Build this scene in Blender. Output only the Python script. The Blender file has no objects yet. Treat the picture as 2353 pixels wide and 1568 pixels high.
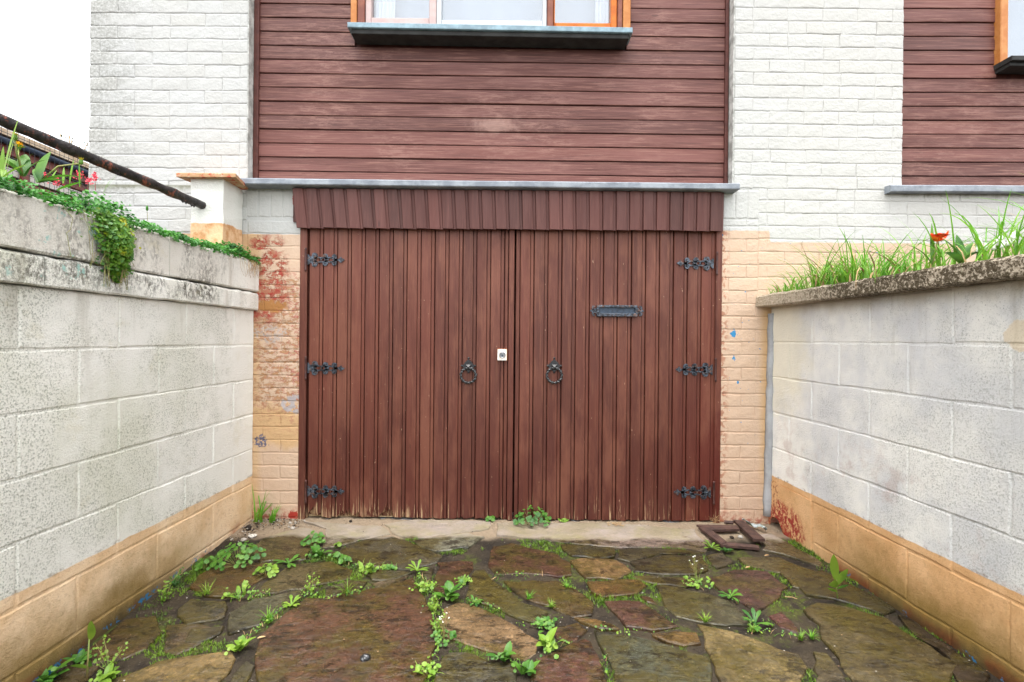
import bpy, bmesh, math, random
from mathutils import Matrix, Vector, noise as mnoise
R = random.Random(7)
SC = bpy.context.scene
COL = SC.collection

# ------------------------------------------------------------------ camera
CAMZ, CAMY, ROLL, FPX = 1.053, -3.03, 0.009, 1200.0     # FPX: focal length for a picture 2353 wide
cd = bpy.data.cameras.new('camera')
cd.sensor_fit = 'HORIZONTAL'; cd.sensor_width = 36.0
cd.lens = FPX / 2353 * 36.0
cd.shift_y = -4 / 2353
cd.clip_start = 0.02; cd.clip_end = 600
cam = bpy.data.objects.new('camera', cd); COL.objects.link(cam)
c_, s_ = math.cos(ROLL), math.sin(ROLL)
cam.matrix_world = Matrix(((c_, -s_, 0, 0), (0, 0, -1, CAMY), (s_, c_, 0, CAMZ), (0, 0, 0, 1)))
SC.camera = cam

# ------------------------------------------------------------------ sky, sun, exposure (overcast)
SUN_EL, SUN_AZ = math.radians(84), math.radians(200)   # azimuth measured from +Y, clockwise
w = bpy.data.worlds.new('World'); SC.world = w; w.use_nodes = True
wn = w.node_tree.nodes; wl = w.node_tree.links
bg = wn['Background']
sky = wn.new('ShaderNodeTexSky'); sky.sky_type = 'NISHITA'; sky.sun_disc = False
sky.sun_elevation = SUN_EL; sky.sun_rotation = SUN_AZ
sky.air_density = 1.0; sky.dust_density = 3.0; sky.ozone_density = 1.0
hs = wn.new('ShaderNodeHueSaturation'); hs.inputs['Saturation'].default_value = 0.13
wl.new(sky.outputs[0], hs.inputs['Color']); wl.new(hs.outputs[0], bg.inputs['Color'])
bg.inputs['Strength'].default_value = 0.15
sd = bpy.data.lights.new('sun', 'SUN'); sd.energy = 0.5; sd.angle = math.radians(30); sd.color = (1, .97, .92)
sun = bpy.data.objects.new('sun', sd); COL.objects.link(sun)
sdir = Vector((math.sin(SUN_AZ) * math.cos(SUN_EL), math.cos(SUN_AZ) * math.cos(SUN_EL), math.sin(SUN_EL)))
sun.rotation_euler = sdir.to_track_quat('Z', 'Y').to_euler()
sun.location = (-2, -6, 9)
SC.view_settings.view_transform = 'Standard'; SC.view_settings.look = 'None'
SC.view_settings.exposure = 2.32; SC.view_settings.gamma = 1.0
SC.view_settings.use_curve_mapping = False
SC.render.engine = 'CYCLES'
SC.cycles.max_bounces = 7; SC.cycles.transparent_max_bounces = 12

# ------------------------------------------------------------------ measuring helpers (survey of the place)
def ray(x, y):
    u = (x - 1176.5) / FPX; v = -(y - 780.0) / FPX
    return u * c_ - v * s_, u * s_ + v * c_
def F(x, y, Y=0.0):                      # point on the vertical plane at depth Y
    u, v = ray(x, y); d = Y - CAMY
    return u * d, CAMZ + v * d
def ground_z(X, Y):
    s = min(.062, max(.010, .036 - .016 * X))
    return s * Y if Y < 0 else 0.0
def G(x, y):                             # point on the drive
    u, v = ray(x, y); d = 2.4
    for _ in range(25):
        d = max(.5, min(6, (ground_z(u * d, CAMY + d) - CAMZ) / v))
    return u * d, CAMY + d
def GN(x, y): return G(x / 1.7408, y / 1.7408)

# ------------------------------------------------------------------ object helpers
WLOC = {}
def link(o, parent=None):
    COL.objects.link(o)
    if parent is not None:
        o.parent = parent
        o.matrix_parent_inverse = Matrix.Translation(-Vector(WLOC.get(parent.name, (0, 0, 0))))
    return o
def props(o, label=None, cat=None, group=None, kind=None):
    if label: o['label'] = label
    if cat: o['category'] = cat
    if group: o['group'] = group
    if kind: o['kind'] = kind
    return o
def thing(name, loc, label, cat, group=None):
    o = bpy.data.objects.new(name, None); o.empty_display_size = .1
    o.location = loc; COL.objects.link(o); WLOC[o.name] = tuple(loc)
    return props(o, label, cat, group)
class MB:
    def __init__(s): s.v = []; s.f = []; s.m = []
    def add(s, vs, fs, mi=0):
        b = len(s.v); s.v += [tuple(p) for p in vs]; s.f += [tuple(i + b for i in f) for f in fs]; s.m += [mi] * len(fs)
    def box(s, x0, x1, y0, y1, z0, z1, tilt=0, mi=0):
        xc = (x0 + x1) / 2; P = []
        for x in (x0, x1):
            for y in (y0, y1):
                for z in (z0, z1): P.append((x, y, z + (x - xc) * tilt))
        s.add(P, [(0, 1, 3, 2), (4, 6, 7, 5), (0, 4, 5, 1), (2, 3, 7, 6), (0, 2, 6, 4), (1, 5, 7, 3)], mi)
    def bbox(s, x0, x1, y0, y1, z0, z1, b=.004, tilt=0, mi=0):   # box with its front (-y) edges chamfered
        xc = (x0 + x1) / 2
        def q(x, y, z): return (x, y, z + (x - xc) * tilt)
        P = [q(x0, y1, z0), q(x1, y1, z0), q(x1, y1, z1), q(x0, y1, z1),
             q(x0, y0 + b, z0), q(x1, y0 + b, z0), q(x1, y0 + b, z1), q(x0, y0 + b, z1),
             q(x0 + b, y0, z0 + b), q(x1 - b, y0, z0 + b), q(x1 - b, y0, z1 - b), q(x0 + b, y0, z1 - b)]
        Fs = [(3, 2, 1, 0), (8, 9, 10, 11)]
        for i in range(4):
            j = (i + 1) % 4
            Fs += [(i, j, 4 + j, 4 + i), (4 + i, 4 + j, 8 + j, 8 + i)]
        s.add(P, Fs, mi)
    def tube(s, path, rad, n=8, cap=True, mi=0):
        rings = []
        for i, p in enumerate(path):
            p = Vector(p)
            a = Vector(path[max(0, i - 1)]); b = Vector(path[min(len(path) - 1, i + 1)])
            t = (b - a).normalized()
            up = Vector((0, 0, 1)) if abs(t.z) < .9 else Vector((1, 0, 0))
            e1 = t.cross(up).normalized(); e2 = e1.cross(t)
            r = rad[i] if isinstance(rad, (list, tuple)) else rad
            rings.append([p + e1 * (r * math.cos(2 * math.pi * k / n)) + e2 * (r * math.sin(2 * math.pi * k / n)) for k in range(n)])
        vs = [q for rg in rings for q in rg]; fs = []
        for i in range(len(rings) - 1):
            for k in range(n):
                fs.append((i * n + k, i * n + (k + 1) % n, (i + 1) * n + (k + 1) % n, (i + 1) * n + k))
        if cap:
            fs.append(tuple(range(n))[::-1]); fs.append(tuple((len(rings) - 1) * n + k for k in range(n)))
        s.add(vs, fs, mi)
    def prism(s, poly, y0, y1, bev=0.0, mi=0):                   # outline in x,z pushed from y0 (front) to y1 (back)
        n = len(poly); cx = sum(p[0] for p in poly) / n; cz = sum(p[1] for p in poly) / n
        vs = [(x, y0, z) for x, z in poly] + [(x, y1, z) for x, z in poly]
        if bev:
            vs = [(cx + (x - cx) * (1 - bev), y0, cz + (z - cz) * (1 - bev)) for x, z in poly] + [(x, y0 + .002, z) for x, z in poly] + [(x, y1, z) for x, z in poly]
        fs = [tuple(range(n))]; L = len(vs) // n
        for a in range(L - 1):
            for i in range(n):
                j = (i + 1) % n
                fs.append((a * n + i, (a + 1) * n + i, (a + 1) * n + j, a * n + j))
        fs.append(tuple((L - 1) * n + i for i in range(n))[::-1])
        s.add(vs, fs, mi)
    def lathe(s, c, prof, n=12, axis='y', mi=0):                 # prof: (radius, offset along axis)
        vs = []; fs = []
        for r, o in prof:
            for k in range(n):
                a = 2 * math.pi * k / n
                d = {'y': (r * math.cos(a), o, r * math.sin(a)), 'z': (r * math.cos(a), r * math.sin(a), o)}[axis]
                vs.append((c[0] + d[0], c[1] + d[1], c[2] + d[2]))
        for i in range(len(prof) - 1):
            for k in range(n): fs.append((i * n + k, i * n + (k + 1) % n, (i + 1) * n + (k + 1) % n, (i + 1) * n + k))
        fs.append(tuple(range(n))); fs.append(tuple((len(prof) - 1) * n + k for k in range(n))[::-1])
        s.add(vs, fs, mi)
    def mesh(s, name, mats, smooth=False, fix=True):
        me = bpy.data.meshes.new(name); me.from_pydata(s.v, [], s.f)
        for m in (mats if isinstance(mats, (list, tuple)) else [mats]): me.materials.append(m)
        for p, mi in zip(me.polygons, s.m): p.material_index = mi
        if fix:
            bm = bmesh.new(); bm.from_mesh(me); bmesh.ops.recalc_face_normals(bm, faces=bm.faces); bm.to_mesh(me); bm.free()
        if smooth:
            me.polygons.foreach_set('use_smooth', [True] * len(me.polygons))
        me.update(); return me
    def build(s, name, mats, parent=None, smooth=False, fix=True):
        o = bpy.data.objects.new(name, s.mesh(name, mats, smooth, fix)); return link(o, parent)

# ------------------------------------------------------------------ material helpers
def lin(r, g, b, k=1.0):
    f = lambda c: ((c / 255) / 12.92 if c <= 10 else (((c / 255) + .055) / 1.055) ** 2.4) * k
    return (f(r), f(g), f(b), 1.0)
class NT:
    def __init__(s, name, rough=.8, spec=.3):
        s.mat = bpy.data.materials.new(name); s.mat.use_nodes = True
        s.t = s.mat.node_tree; s.b = s.t.nodes['Principled BSDF']
        s.b.inputs['Roughness'].default_value = rough; s.b.inputs['Specular IOR Level'].default_value = spec
        s._pos = None
    def n(s, typ, **k):
        o = s.t.nodes.new(typ)
        for a, v in k.items(): setattr(o, a, v)
        return o
    def i(s, sock, v):
        if v is None: return
        if isinstance(v, bpy.types.NodeSocket): s.t.links.new(v, sock)
        else: sock.default_value = v
    def pos(s):
        if s._pos is None: s._pos = s.n('ShaderNodeNewGeometry').outputs['Position']
        return s._pos
    def xyz(s):
        q = s.n('ShaderNodeSeparateXYZ'); s.i(q.inputs[0], s.pos()); return q.outputs
    def rnd(s): return s.n('ShaderNodeObjectInfo').outputs['Random']
    def m(s, op, a, b=None, c=None, clamp=False):
        q = s.n('ShaderNodeMath', operation=op, use_clamp=clamp); s.i(q.inputs[0], a); s.i(q.inputs[1], b); s.i(q.inputs[2], c); return q.outputs[0]
    def vec(s, op, a, b):
        q = s.n('ShaderNodeVectorMath', operation=op); s.i(q.inputs[0], a); s.i(q.inputs[1], b); return q.outputs[0]
    def noise(s, scale, detail=3, rough=.6, vec=None, dist=0.0, stretch=None, off=None):
        v = vec or s.pos()
        if stretch: v = s.vec('MULTIPLY', v, stretch)
        if off is not None:
            cb = s.n('ShaderNodeCombineXYZ')
            for k in range(3): s.i(cb.inputs[k], s.m('MULTIPLY', off, (37.0, 91.0, 53.0)[k]))
            v = s.vec('ADD', v, cb.outputs[0])
        q = s.n('ShaderNodeTexNoise'); s.i(q.inputs['Vector'], v)
        q.inputs['Scale'].default_value = scale; q.inputs['Detail'].default_value = detail
        q.inputs['Roughness'].default_value = rough; q.inputs['Distortion'].default_value = dist
        return q.outputs['Fac']
    def voro(s, scale, feature='F1', vec=None, rand=1.0, out='Distance'):
        q = s.n('ShaderNodeTexVoronoi', feature=feature); s.i(q.inputs['Vector'], vec or s.pos())
        q.inputs['Scale'].default_value = scale; q.inputs['Randomness'].default_value = rand
        return q.outputs[out]
    def step(s, v, lo, hi, a=0.0, b=1.0):
        q = s.n('ShaderNodeMapRange', interpolation_type='SMOOTHSTEP'); s.i(q.inputs[0], v)
        q.inputs[1].default_value = lo; q.inputs[2].default_value = hi; q.inputs[3].default_value = a; q.inputs[4].default_value = b
        if lo > hi:
            q.inputs[1].default_value = hi; q.inputs[2].default_value = lo; q.inputs[3].default_value = b; q.inputs[4].default_value = a
        return q.outputs[0]
    def mix(s, fac, a, b, mode='MIX'):
        q = s.n('ShaderNodeMix', data_type='RGBA', blend_type=mode); s.i(q.inputs[0], fac); s.i(q.inputs[6], a); s.i(q.inputs[7], b); return q.outputs[2]
    def blob(s, ax, az, cx, cz, rx, rz, nz=None, amt=.8, soft=.35):
        dx = s.m('DIVIDE', s.m('SUBTRACT', ax, cx), rx); dz = s.m('DIVIDE', s.m('SUBTRACT', az, cz), rz)
        d = s.m('SQRT', s.m('ADD', s.m('MULTIPLY', dx, dx), s.m('MULTIPLY', dz, dz)))
        if nz is not None: d = s.m('ADD', d, s.m('MULTIPLY', s.m('SUBTRACT', nz, .5), amt * 2))
        return s.step(d, 1.0 + soft / 2, 1.0 - soft / 2)
    def bump(s, h, strength=.3, dist=.01, prev=None):
        q = s.n('ShaderNodeBump'); s.i(q.inputs['Height'], h); q.inputs['Strength'].default_value = strength
        q.inputs['Distance'].default_value = dist
        if prev is not None: s.i(q.inputs['Normal'], prev)
        return q.outputs[0]
    def out(s, color=None, normal=None, rough=None):
        s.i(s.b.inputs['Base Color'], color); s.i(s.b.inputs['Normal'], normal); s.i(s.b.inputs['Roughness'], rough)
        return s.mat

def mat_brick():                      # white masonry paint over brick, apricot below a painted line, peeling on the hinge pier
    t = NT('painted brick', .75, .25); X, Y, Z = t.xyz(); rn = t.rnd()
    n1 = t.noise(9, 4); n2 = t.noise(60, 4, .59); n3 = t.noise(3.0, 3); nf = t.noise(26, 5, .7)
    white = t.mix(n3, lin(238, 239, 235, .60), lin(232, 233, 230, .59))
    white = t.mix(t.m('MULTIPLY', rn, .5), white, lin(229, 227, 218, .60))
    warm = t.step(X, .9, 1.8); white = t.mix(t.m('MULTIPLY', warm, .45), white, lin(243, 240, 230, .61))
    # soot and mould, strongest at the exposed corner
    edge = t.step(X, -1.95, -2.5)
    nd = t.noise(5, 5, .7, stretch=(1, 1, 2.2))
    dirt = t.m('MULTIPLY', t.step(t.m('ADD', nd, t.m('MULTIPLY', edge, .22)), .50, .74), t.m('ADD', t.m('MULTIPLY', edge, .55), t.step(X, 0, -1.6, .04, .24)))
    dirt = t.m('MULTIPLY', dirt, t.step(t.noise(70, 4, .75), .35, .6)); white = t.mix(dirt, white, lin(150, 150, 142, .8))
    # apricot paint
    zb = t.m('ADD', t.step(X, 1.485, 1.495, 1.695, 1.63), t.m('MULTIPLY', t.step(X, 0, .1), 0))
    zb = t.m('SUBTRACT', zb, t.m('MULTIPLY', t.step(X, -.5, -.6), .045))
    pk = t.step(t.m('SUBTRACT', t.m('ADD', Z, t.m('MULTIPLY', t.m('SUBTRACT', nf, .5), .012)), zb), .002, -.002)
    peach = t.mix(n1, lin(246, 218, 192, .63), lin(240, 204, 172, .63))
    left = t.step(X, 0, -.1)
    ora = t.m('MAXIMUM', t.m('MULTIPLY', left, t.blob(X, Z, -1.34, .54, .30, .13, n1, .7, .6)), t.m('MULTIPLY', left, t.m('MULTIPLY', t.step(X, -1.43, -1.49), .8)))
    ora = t.m('MAXIMUM', ora, t.m('MULTIPLY', t.step(X, 1.42, 1.48), t.m('MULTIPLY', t.step(Z, 1.30, 1.22), t.step(t.m('ADD', Z, t.m('MULTIPLY', n1, .6)), .2, .8))))
    peach = t.mix(t.m('MULTIPLY', ora, .62), peach, lin(238, 190, 120, .63))
    # peeled paint on the left pier: bare orange brick and older red coat
    zone = t.m('MULTIPLY', t.step(X, -1.1, -1.24), t.m('MULTIPLY', t.step(Z, .40, .72), t.step(Z, 1.50, 1.36)))
    zone2 = t.blob(X, Z, -1.43, 1.38, .13, .26, n1, .6, .4)
    p1 = t.step(t.m('ADD', t.noise(24, 6, .78, stretch=(1, 1, 1.7)), t.m('MULTIPLY', zone, .16)), .675, .685)
    p1 = t.m('MULTIPLY', p1, zone)
    peach = t.mix(p1, peach, t.mix(t.noise(40, 3), lin(228, 178, 130, .62), lin(206, 156, 118, .62)))
    p2 = t.m('MULTIPLY', t.step(t.noise(38, 6, .8, off=.37, stretch=(1, 1, 1.5)), .535, .545), t.m('MULTIPLY', zone, t.step(X, -1.37, -1.24, .35, .95)))
    peach = t.mix(p2, peach, lin(214, 136, 118, .62))
    p3 = t.m('MULTIPLY', t.step(t.noise(20, 6, .8, off=.81, stretch=(1, 1, 1.4)), .485, .50), zone2)
    peach = t.mix(p3, peach, t.mix(t.step(t.noise(45, 4), .4, .6), lin(196, 84, 70, .62), lin(206, 140, 110, .62)))
    p5 = t.m('MULTIPLY', t.blob(X, Z, -1.405, 1.23, .09, .035, nf, 1.1, .3), t.step(t.noise(50, 5, .75), .36, .42))
    peach = t.mix(p5, peach, lin(206, 146, 86, .6))
    p6 = t.m('MULTIPLY', t.blob(X, Z, -1.40, 1.07, .10, .05, n1, .7, .3), t.step(t.noise(55, 4), .48, .54))
    peach = t.mix(p6, peach, lin(226, 206, 192, .62))
    p7 = t.m('MULTIPLY', t.blob(X, Z, -1.27, .665, .07, .05, n1, .7, .3), t.step(t.noise(35, 4), .44, .5))
    peach = t.mix(p7, peach, lin(215, 205, 205, .62))
    p8 = t.m('MULTIPLY', t.blob(X, Z, -1.45, .45, .036, .034, t.noise(55, 4), 1.6, .2), t.step(t.noise(70, 4), .42, .5))
    peach = t.mix(p8, peach, lin(120, 118, 140, .62))
    # blue flecks on the right pier
    rgt = t.step(X, 1.0, 1.1)
    bl = t.m('MULTIPLY', t.step(t.noise(46, 2, .5, off=.13), .715, .725), t.m('MULTIPLY', rgt, t.step(Z, .25, .7)))
    b2 = t.m('MAXIMUM', t.blob(X, Z, 1.285, 1.097, .017, .020, t.noise(75, 3), 1.6, .2), t.m('MAXIMUM', t.blob(X, Z, 1.287, .955, .009, .012, t.noise(90, 3), 1.6, .2), t.blob(X, Z, 1.312, .815, .006, .009, nf, 1.6, .2)))
    peach = t.mix(t.m('MAXIMUM', bl, t.m('MULTIPLY', b2, rgt)), peach, lin(70, 160, 215, .62))
    # red undercoat and damp at the foot
    ft = t.m('MULTIPLY', t.step(t.m('ADD', Z, t.m('MULTIPLY', n1, .16)), .19, .08), t.step(t.noise(40, 4), .42, .6))
    peach = t.mix(t.m('MULTIPLY', ft, .75), peach, lin(192, 82, 62, .62))
    ge = t.m('MULTIPLY', t.step(X, 1.27, 1.225), t.m('MULTIPLY', rgt, t.step(t.noise(30, 4), .50, .56)))
    peach = t.mix(t.m('MULTIPLY', ge, .6), peach, lin(186, 96, 58, .62))
    fl = t.blob(X, Z, -1.262, .02, .03, .028, nf, 1.8, .3); peach = t.mix(t.m('MULTIPLY', fl, left), peach, lin(176, 60, 48, .8))
    ms = t.m('MULTIPLY', t.step(t.m('ADD', Z, t.m('MULTIPLY', t.noise(18, 5, .75), .07)), 1.925, 1.965), t.m('MULTIPLY', t.step(Z, 1.935, 1.925), t.m('ADD', t.step(X, 2.22, 2.28), t.step(X, -1.18, -1.22)))); white = t.mix(t.m('MULTIPLY', ms, .75, clamp=True), white, lin(92, 92, 58))
    col = t.mix(pk, white, peach)
    fr = t.blob(X, Z, -1.265, 1.86, .018, .035, nf, 1.2, .15); col = t.mix(fr, col, lin(190, 90, 85, .62))
    h = t.m('ADD', t.m('MULTIPLY', t.noise(20, 4), .6), t.m('MULTIPLY', n2, .5))
    h = t.m('SUBTRACT', h, t.m('MULTIPLY', t.m('MULTIPLY', t.m('MAXIMUM', p1, t.m('MAXIMUM', p3, p5)), pk), .45))
    return t.out(col, t.bump(h, .7, .009))

def mat_block(name, side):            # rendered concrete blocks, white over an apricot plinth band
    t = NT(name, .85, .2); X, Y, Z = t.xyz(); rn = t.rnd()
    n1 = t.noise(7, 4); n2 = t.noise(150, 5, .75); nl = t.noise(2.6, 4); nf = t.noise(30, 4)
    if side < 0: base = t.mix(nl, lin(250, 247, 238, 1), lin(240, 240, 231, 1))
    else: base = t.mix(t.step(nl, .38, .62), lin(250, 248, 240, 1), lin(226, 226, 226, .97))
    base = t.mix(t.m('MULTIPLY', rn, .25), base, lin(226, 225, 218, .94))
    # mould in the pores, heavier away from the house
    away = t.step(Y, -.1, -1.3)
    pores = t.step(n2, .50, .60)
    grime = t.step(t.m('ADD', t.noise(3.0, 6, .72), t.m('MULTIPLY', away, .13)), .50, .70)
    g = t.m('MULTIPLY', t.m('MULTIPLY', grime, pores), .80 if side < 0 else .55)
    base = t.mix(g, base, lin(122, 124, 108))
    base = t.mix(t.m('MULTIPLY', grime, .18), base, lin(206, 208, 188) if side < 0 else lin(200, 202, 200))
    fs = t.m('MULTIPLY', t.step(t.noise(170, 3, .7), .60, .70), t.step(t.m('ADD', t.noise(2.6, 4, off=.3), t.m('MULTIPLY', away, .06)), .50, .66))
    base = t.mix(t.m('MULTIPLY', fs, .7), base, lin(92, 94, 84))
    dr = t.m('MULTIPLY', t.step(t.noise(1.7, 4, .6, off=.15, stretch=(1, 1, .6)), .48, .68), away); base = t.mix(t.m('MULTIPLY', dr, .38), base, lin(184, 186, 150) if side < 0 else lin(190, 192, 192))
    run = t.m('MULTIPLY', t.step(t.noise(7, 4, .7, off=.45, stretch=(1, 1, .12)), .56, .68), t.step(Z, .7, 1.22)); base = t.mix(t.m('MULTIPLY', run, .35), base, lin(150, 142, 120))
    if side < 0:
        # lichen and black streaks on the coping course
        cz = t.m('MULTIPLY', t.step(Z, 1.19, 1.26), t.step(Y, -.12, -.55))
        st = t.m('MULTIPLY', t.step(t.noise(7, 5, .7, stretch=(1, 1, .6)), .40, .64), t.step(t.noise(65, 5, .8, stretch=(1, 1, .7)), .43, .56))
        base = t.mix(t.m('MULTIPLY', t.m('MULTIPLY', st, cz), .85), base, lin(80, 76, 60))
        tone = t.m('MULTIPLY', t.m('MULTIPLY', cz, t.step(Z, 1.30, 1.34)), .75); base = t.mix(tone, base, t.mix(n1, lin(236, 232, 222, .94), lin(220, 213, 200, .92)))
        base = t.mix(t.m('MULTIPLY', t.m('MULTIPLY', st, cz), .6), base, lin(84, 80, 68))
        ye = t.m('MULTIPLY', t.step(t.noise(6, 5, .7, off=.6), .58, .72), t.step(Z, 1.45, 1.0, .5, .3)); base = t.mix(t.m('MULTIPLY', ye, .6), base, lin(198, 188, 140))
        cy = t.m('MULTIPLY', t.step(t.noise(13, 5, .7, off=.9), .60, .66), t.m('MULTIPLY', cz, t.step(Y, -.9, -1.2))); base = t.mix(cy, base, lin(160, 198, 188))
    else:
        rs = t.m('MULTIPLY', t.step(t.noise(5.5, 4, .7, off=.6), .52, .70), t.m('MULTIPLY', t.step(Z, .85, .4), .45)); base = t.mix(rs, base, lin(186, 158, 146))
        tp = t.m('MULTIPLY', t.step(t.m('ADD', Z, t.m('MULTIPLY', n1, .12)), 1.235, 1.33), .6); base = t.mix(tp, base, lin(176, 160, 128))  # brownish shading below the coping, painted into the block colour
        ye = t.m('MULTIPLY', t.blob(Y, Z, -.12, .98, .22, .30, n1, .6, .8), .6); base = t.mix(ye, base, lin(238, 230, 202))
        sp = t.blob(Y, Z, -1.43, 1.08, .06, .05, nf, .5, .2); base = t.mix(t.m('MULTIPLY', sp, .6), base, lin(228, 206, 166))
    zb = .25 if side < 0 else .285
    pk = t.step(t.m('ADD', Z, t.m('MULTIPLY', t.m('SUBTRACT', t.noise(8, 5), .5), .016)), zb + .0025, zb - .0025)
    if side < 0: pe = t.mix(t.step(n1, .3, .7), lin(246, 218, 182, 1), lin(230, 194, 150, 1))
    else: pe = t.mix(t.step(n1, .3, .7), lin(234, 190, 140, 1), lin(216, 168, 116, 1))
    pe = t.mix(t.m('MULTIPLY', t.step(t.noise(60, 4, .7), .5, .75), .35), pe, lin(150, 106, 70))
    gz = t.m('SUBTRACT', Z, t.m('MULTIPLY', Y, .06 if side < 0 else .014))     # height above the paving
    al = t.m('MULTIPLY', t.step(t.m('ADD', gz, t.m('MULTIPLY', t.m('SUBTRACT', t.noise(5, 5, .7), .5), .30)), .27, .04), t.step(Y, -.30, -.95))
    pe = t.mix(t.m('MULTIPLY', al, .88), pe, t.mix(t.noise(14, 5, .7), lin(150, 118, 48), lin(92, 82, 38)))
    rd = t.m('MULTIPLY', t.step(t.m('ADD', gz, t.m('MULTIPLY', n1, .12)), .125, .06), t.step(t.noise(4, 3, off=.5), .48, .60))
    pe = t.mix(t.m('MULTIPLY', rd, .8), pe, lin(150, 66, 26))
    dk = t.m('MULTIPLY', t.step(t.m('ADD', gz, t.m('MULTIPLY', nf, .06)), .105, .03), t.step(Y, -.4, -1.0)); pe = t.mix(t.m('MULTIPLY', dk, .75), pe, lin(52, 46, 30))
    bl = t.m('MULTIPLY', t.step(t.m('ADD', gz, t.m('MULTIPLY', t.noise(60, 5, .8), .05)), .050, .042), t.step(t.noise(16, 5, .75, off=.2), .53 if side < 0 else .60, .56 if side < 0 else .63))
    pe = t.mix(t.m('MULTIPLY', bl, t.step(Y, -.35, -.5)), pe, lin(60, 140, 190, .7))
    if side > 0:
        rr = t.blob(Y, Z, -.16, .03, .17, .13, t.noise(12, 5, .7), .8, .5); ru = t.m('MULTIPLY', rr, t.step(t.noise(45, 4, .7), .42, .54))
        pe = t.mix(ru, pe, lin(176, 66, 56, .85))
        r2 = t.blob(Y, Z, -.04, .13, .07, .14, t.noise(14, 5, .7), .9, .5); pe = t.mix(t.m('MULTIPLY', r2, t.m('MULTIPLY', t.step(t.noise(60, 4), .5, .6), .8)), pe, lin(140, 66, 40))
    ed = t.m('MULTIPLY', t.step(t.m('ABSOLUTE', t.m('SUBTRACT', Z, zb + .004)), .012, 0), t.step(nf, .5, .62))
    col = t.mix(pk, base, pe); col = t.mix(t.m('MULTIPLY', ed, .5), col, lin(120, 90, 64))
    h = t.m('ADD', t.m('MULTIPLY', n2, 1.0), t.m('MULTIPLY', t.noise(45, 5, .75), .45))
    jd = t.m('MULTIPLY', t.step(t.noise(24, 4), .45, .6), 0)
    return t.out(col, t.bump(h, .75, .012))

def mat_wood(name, ax, c0, c1, c2, kind):   # stained boards; ax: grain axis
    t = NT(name, .55, .35); X, Y, Z = t.xyz(); rn = t.rnd()
    S = {'x': (2.6, 60, 105), 'z': (105, 60, 2.6)}[ax]
    Sc = {'x': (1.2, 10, 12), 'z': (12, 10, 1.2)}[ax]
    g = t.noise(1.6, 6, .65, stretch=S, off=rn, dist=.6); b = t.noise(1.6, 4, .6, stretch=Sc, off=rn)
    big = t.noise(1.5, 3)
    col = t.mix(t.step(b, .3, .7), lin(*c0), lin(*c1))
    col = t.mix(t.m('MULTIPLY', t.step(rn, .35, .0), .6), col, lin(*[c * .78 for c in c0])); col = t.mix(t.m('MULTIPLY', t.step(rn, .6, 1.0), .55), col, lin(*[c * 1.18 for c in c0]))
    col = t.mix(t.m('MULTIPLY', t.step(g, .50, .66), .75 if ax == 'x' else .38), col, lin(*c2))
    col = t.mix(t.m('MULTIPLY', t.step(g, .46, .32), .6 if ax == 'x' else .25), col, lin(*[c * .62 for c in c0]))
    if kind == 'siding':
        w = t.m('MULTIPLY', t.step(big, .42, .62), t.step(t.noise(9, 7, .8, stretch=(1, 1, 5)), .46, .62))
        col = t.mix(t.m('MULTIPLY', w, .5), col, lin(172, 130, 116))
        sp = t.blob(X, Z, -.12, 2.32, .13, .04, t.noise(14, 5, .7), 1.3, 1.1); col = t.mix(t.m('MULTIPLY', sp, .45), col, lin(186, 150, 136))
    if kind == 'door':
        lo = t.step(Z, 1.0, .0); col = t.mix(t.m('MULTIPLY', lo, .6), col, lin(78, 30, 21))
        rr = t.m('MULTIPLY', t.step(X, .85, 1.2), t.step(Z, 1.1, .5)); col = t.mix(t.m('MULTIPLY', rr, .5), col, lin(98, 30, 21))
        pale = t.m('MULTIPLY', t.step(t.m('ADD', g, t.m('ADD', t.step(Z, .30, .0, 0, .11), t.m('MULTIPLY', t.step(X, -.25, -.7), t.step(Z, .16, .0, 0, .10)))), .70, .74), t.step(t.m('ADD', Z, t.m('MULTIPLY', t.noise(12, 3), .4)), .42, .20))
        col = t.mix(t.m('MULTIPLY', pale, .85), col, lin(206, 178, 138))
        ch = t.step(t.noise(75, 2, .5, stretch=(1, 1, .5), off=rn), .745, .76); col = t.mix(t.m('MULTIPLY', ch, .7), col, lin(202, 168, 140))
        w = t.m('MULTIPLY', t.step(t.noise(2.2, 5, .7, stretch=(2.5, 1, .7)), .44, .66), .5); col = t.mix(w, col, lin(140, 88, 68))
    col = t.mix(1.0, col, (.82, .82, .82, 1), 'MULTIPLY')
    kv = t.voro(3.2, vec=t.vec('MULTIPLY', t.pos(), {'x': (.7, 2, 2.6), 'z': (2.6, 2, .7)}[ax])); kn = t.step(kv, .060, .035); col = t.mix(t.m('MULTIPLY', kn, .55), col, lin(*[c * .55 for c in c0]))
    return t.out(col, t.bump(t.m('ADD', g, t.m('MULTIPLY', t.noise(300, 2), .2)), .25, .004), t.step(b, .2, .8, .42, .66))

def mat_plain(name, c, c2=None, scale=12, rough=.6, bump=.2, bs=60, spec=.3, metal=0):
    t = NT(name, rough, spec); t.b.inputs['Metallic'].default_value = metal
    n = t.noise(scale, 5, .65)
    return t.out(t.mix(t.step(n, .35, .65), c, c2 or c), t.bump(t.noise(bs, 4), bump, .005))

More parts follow.
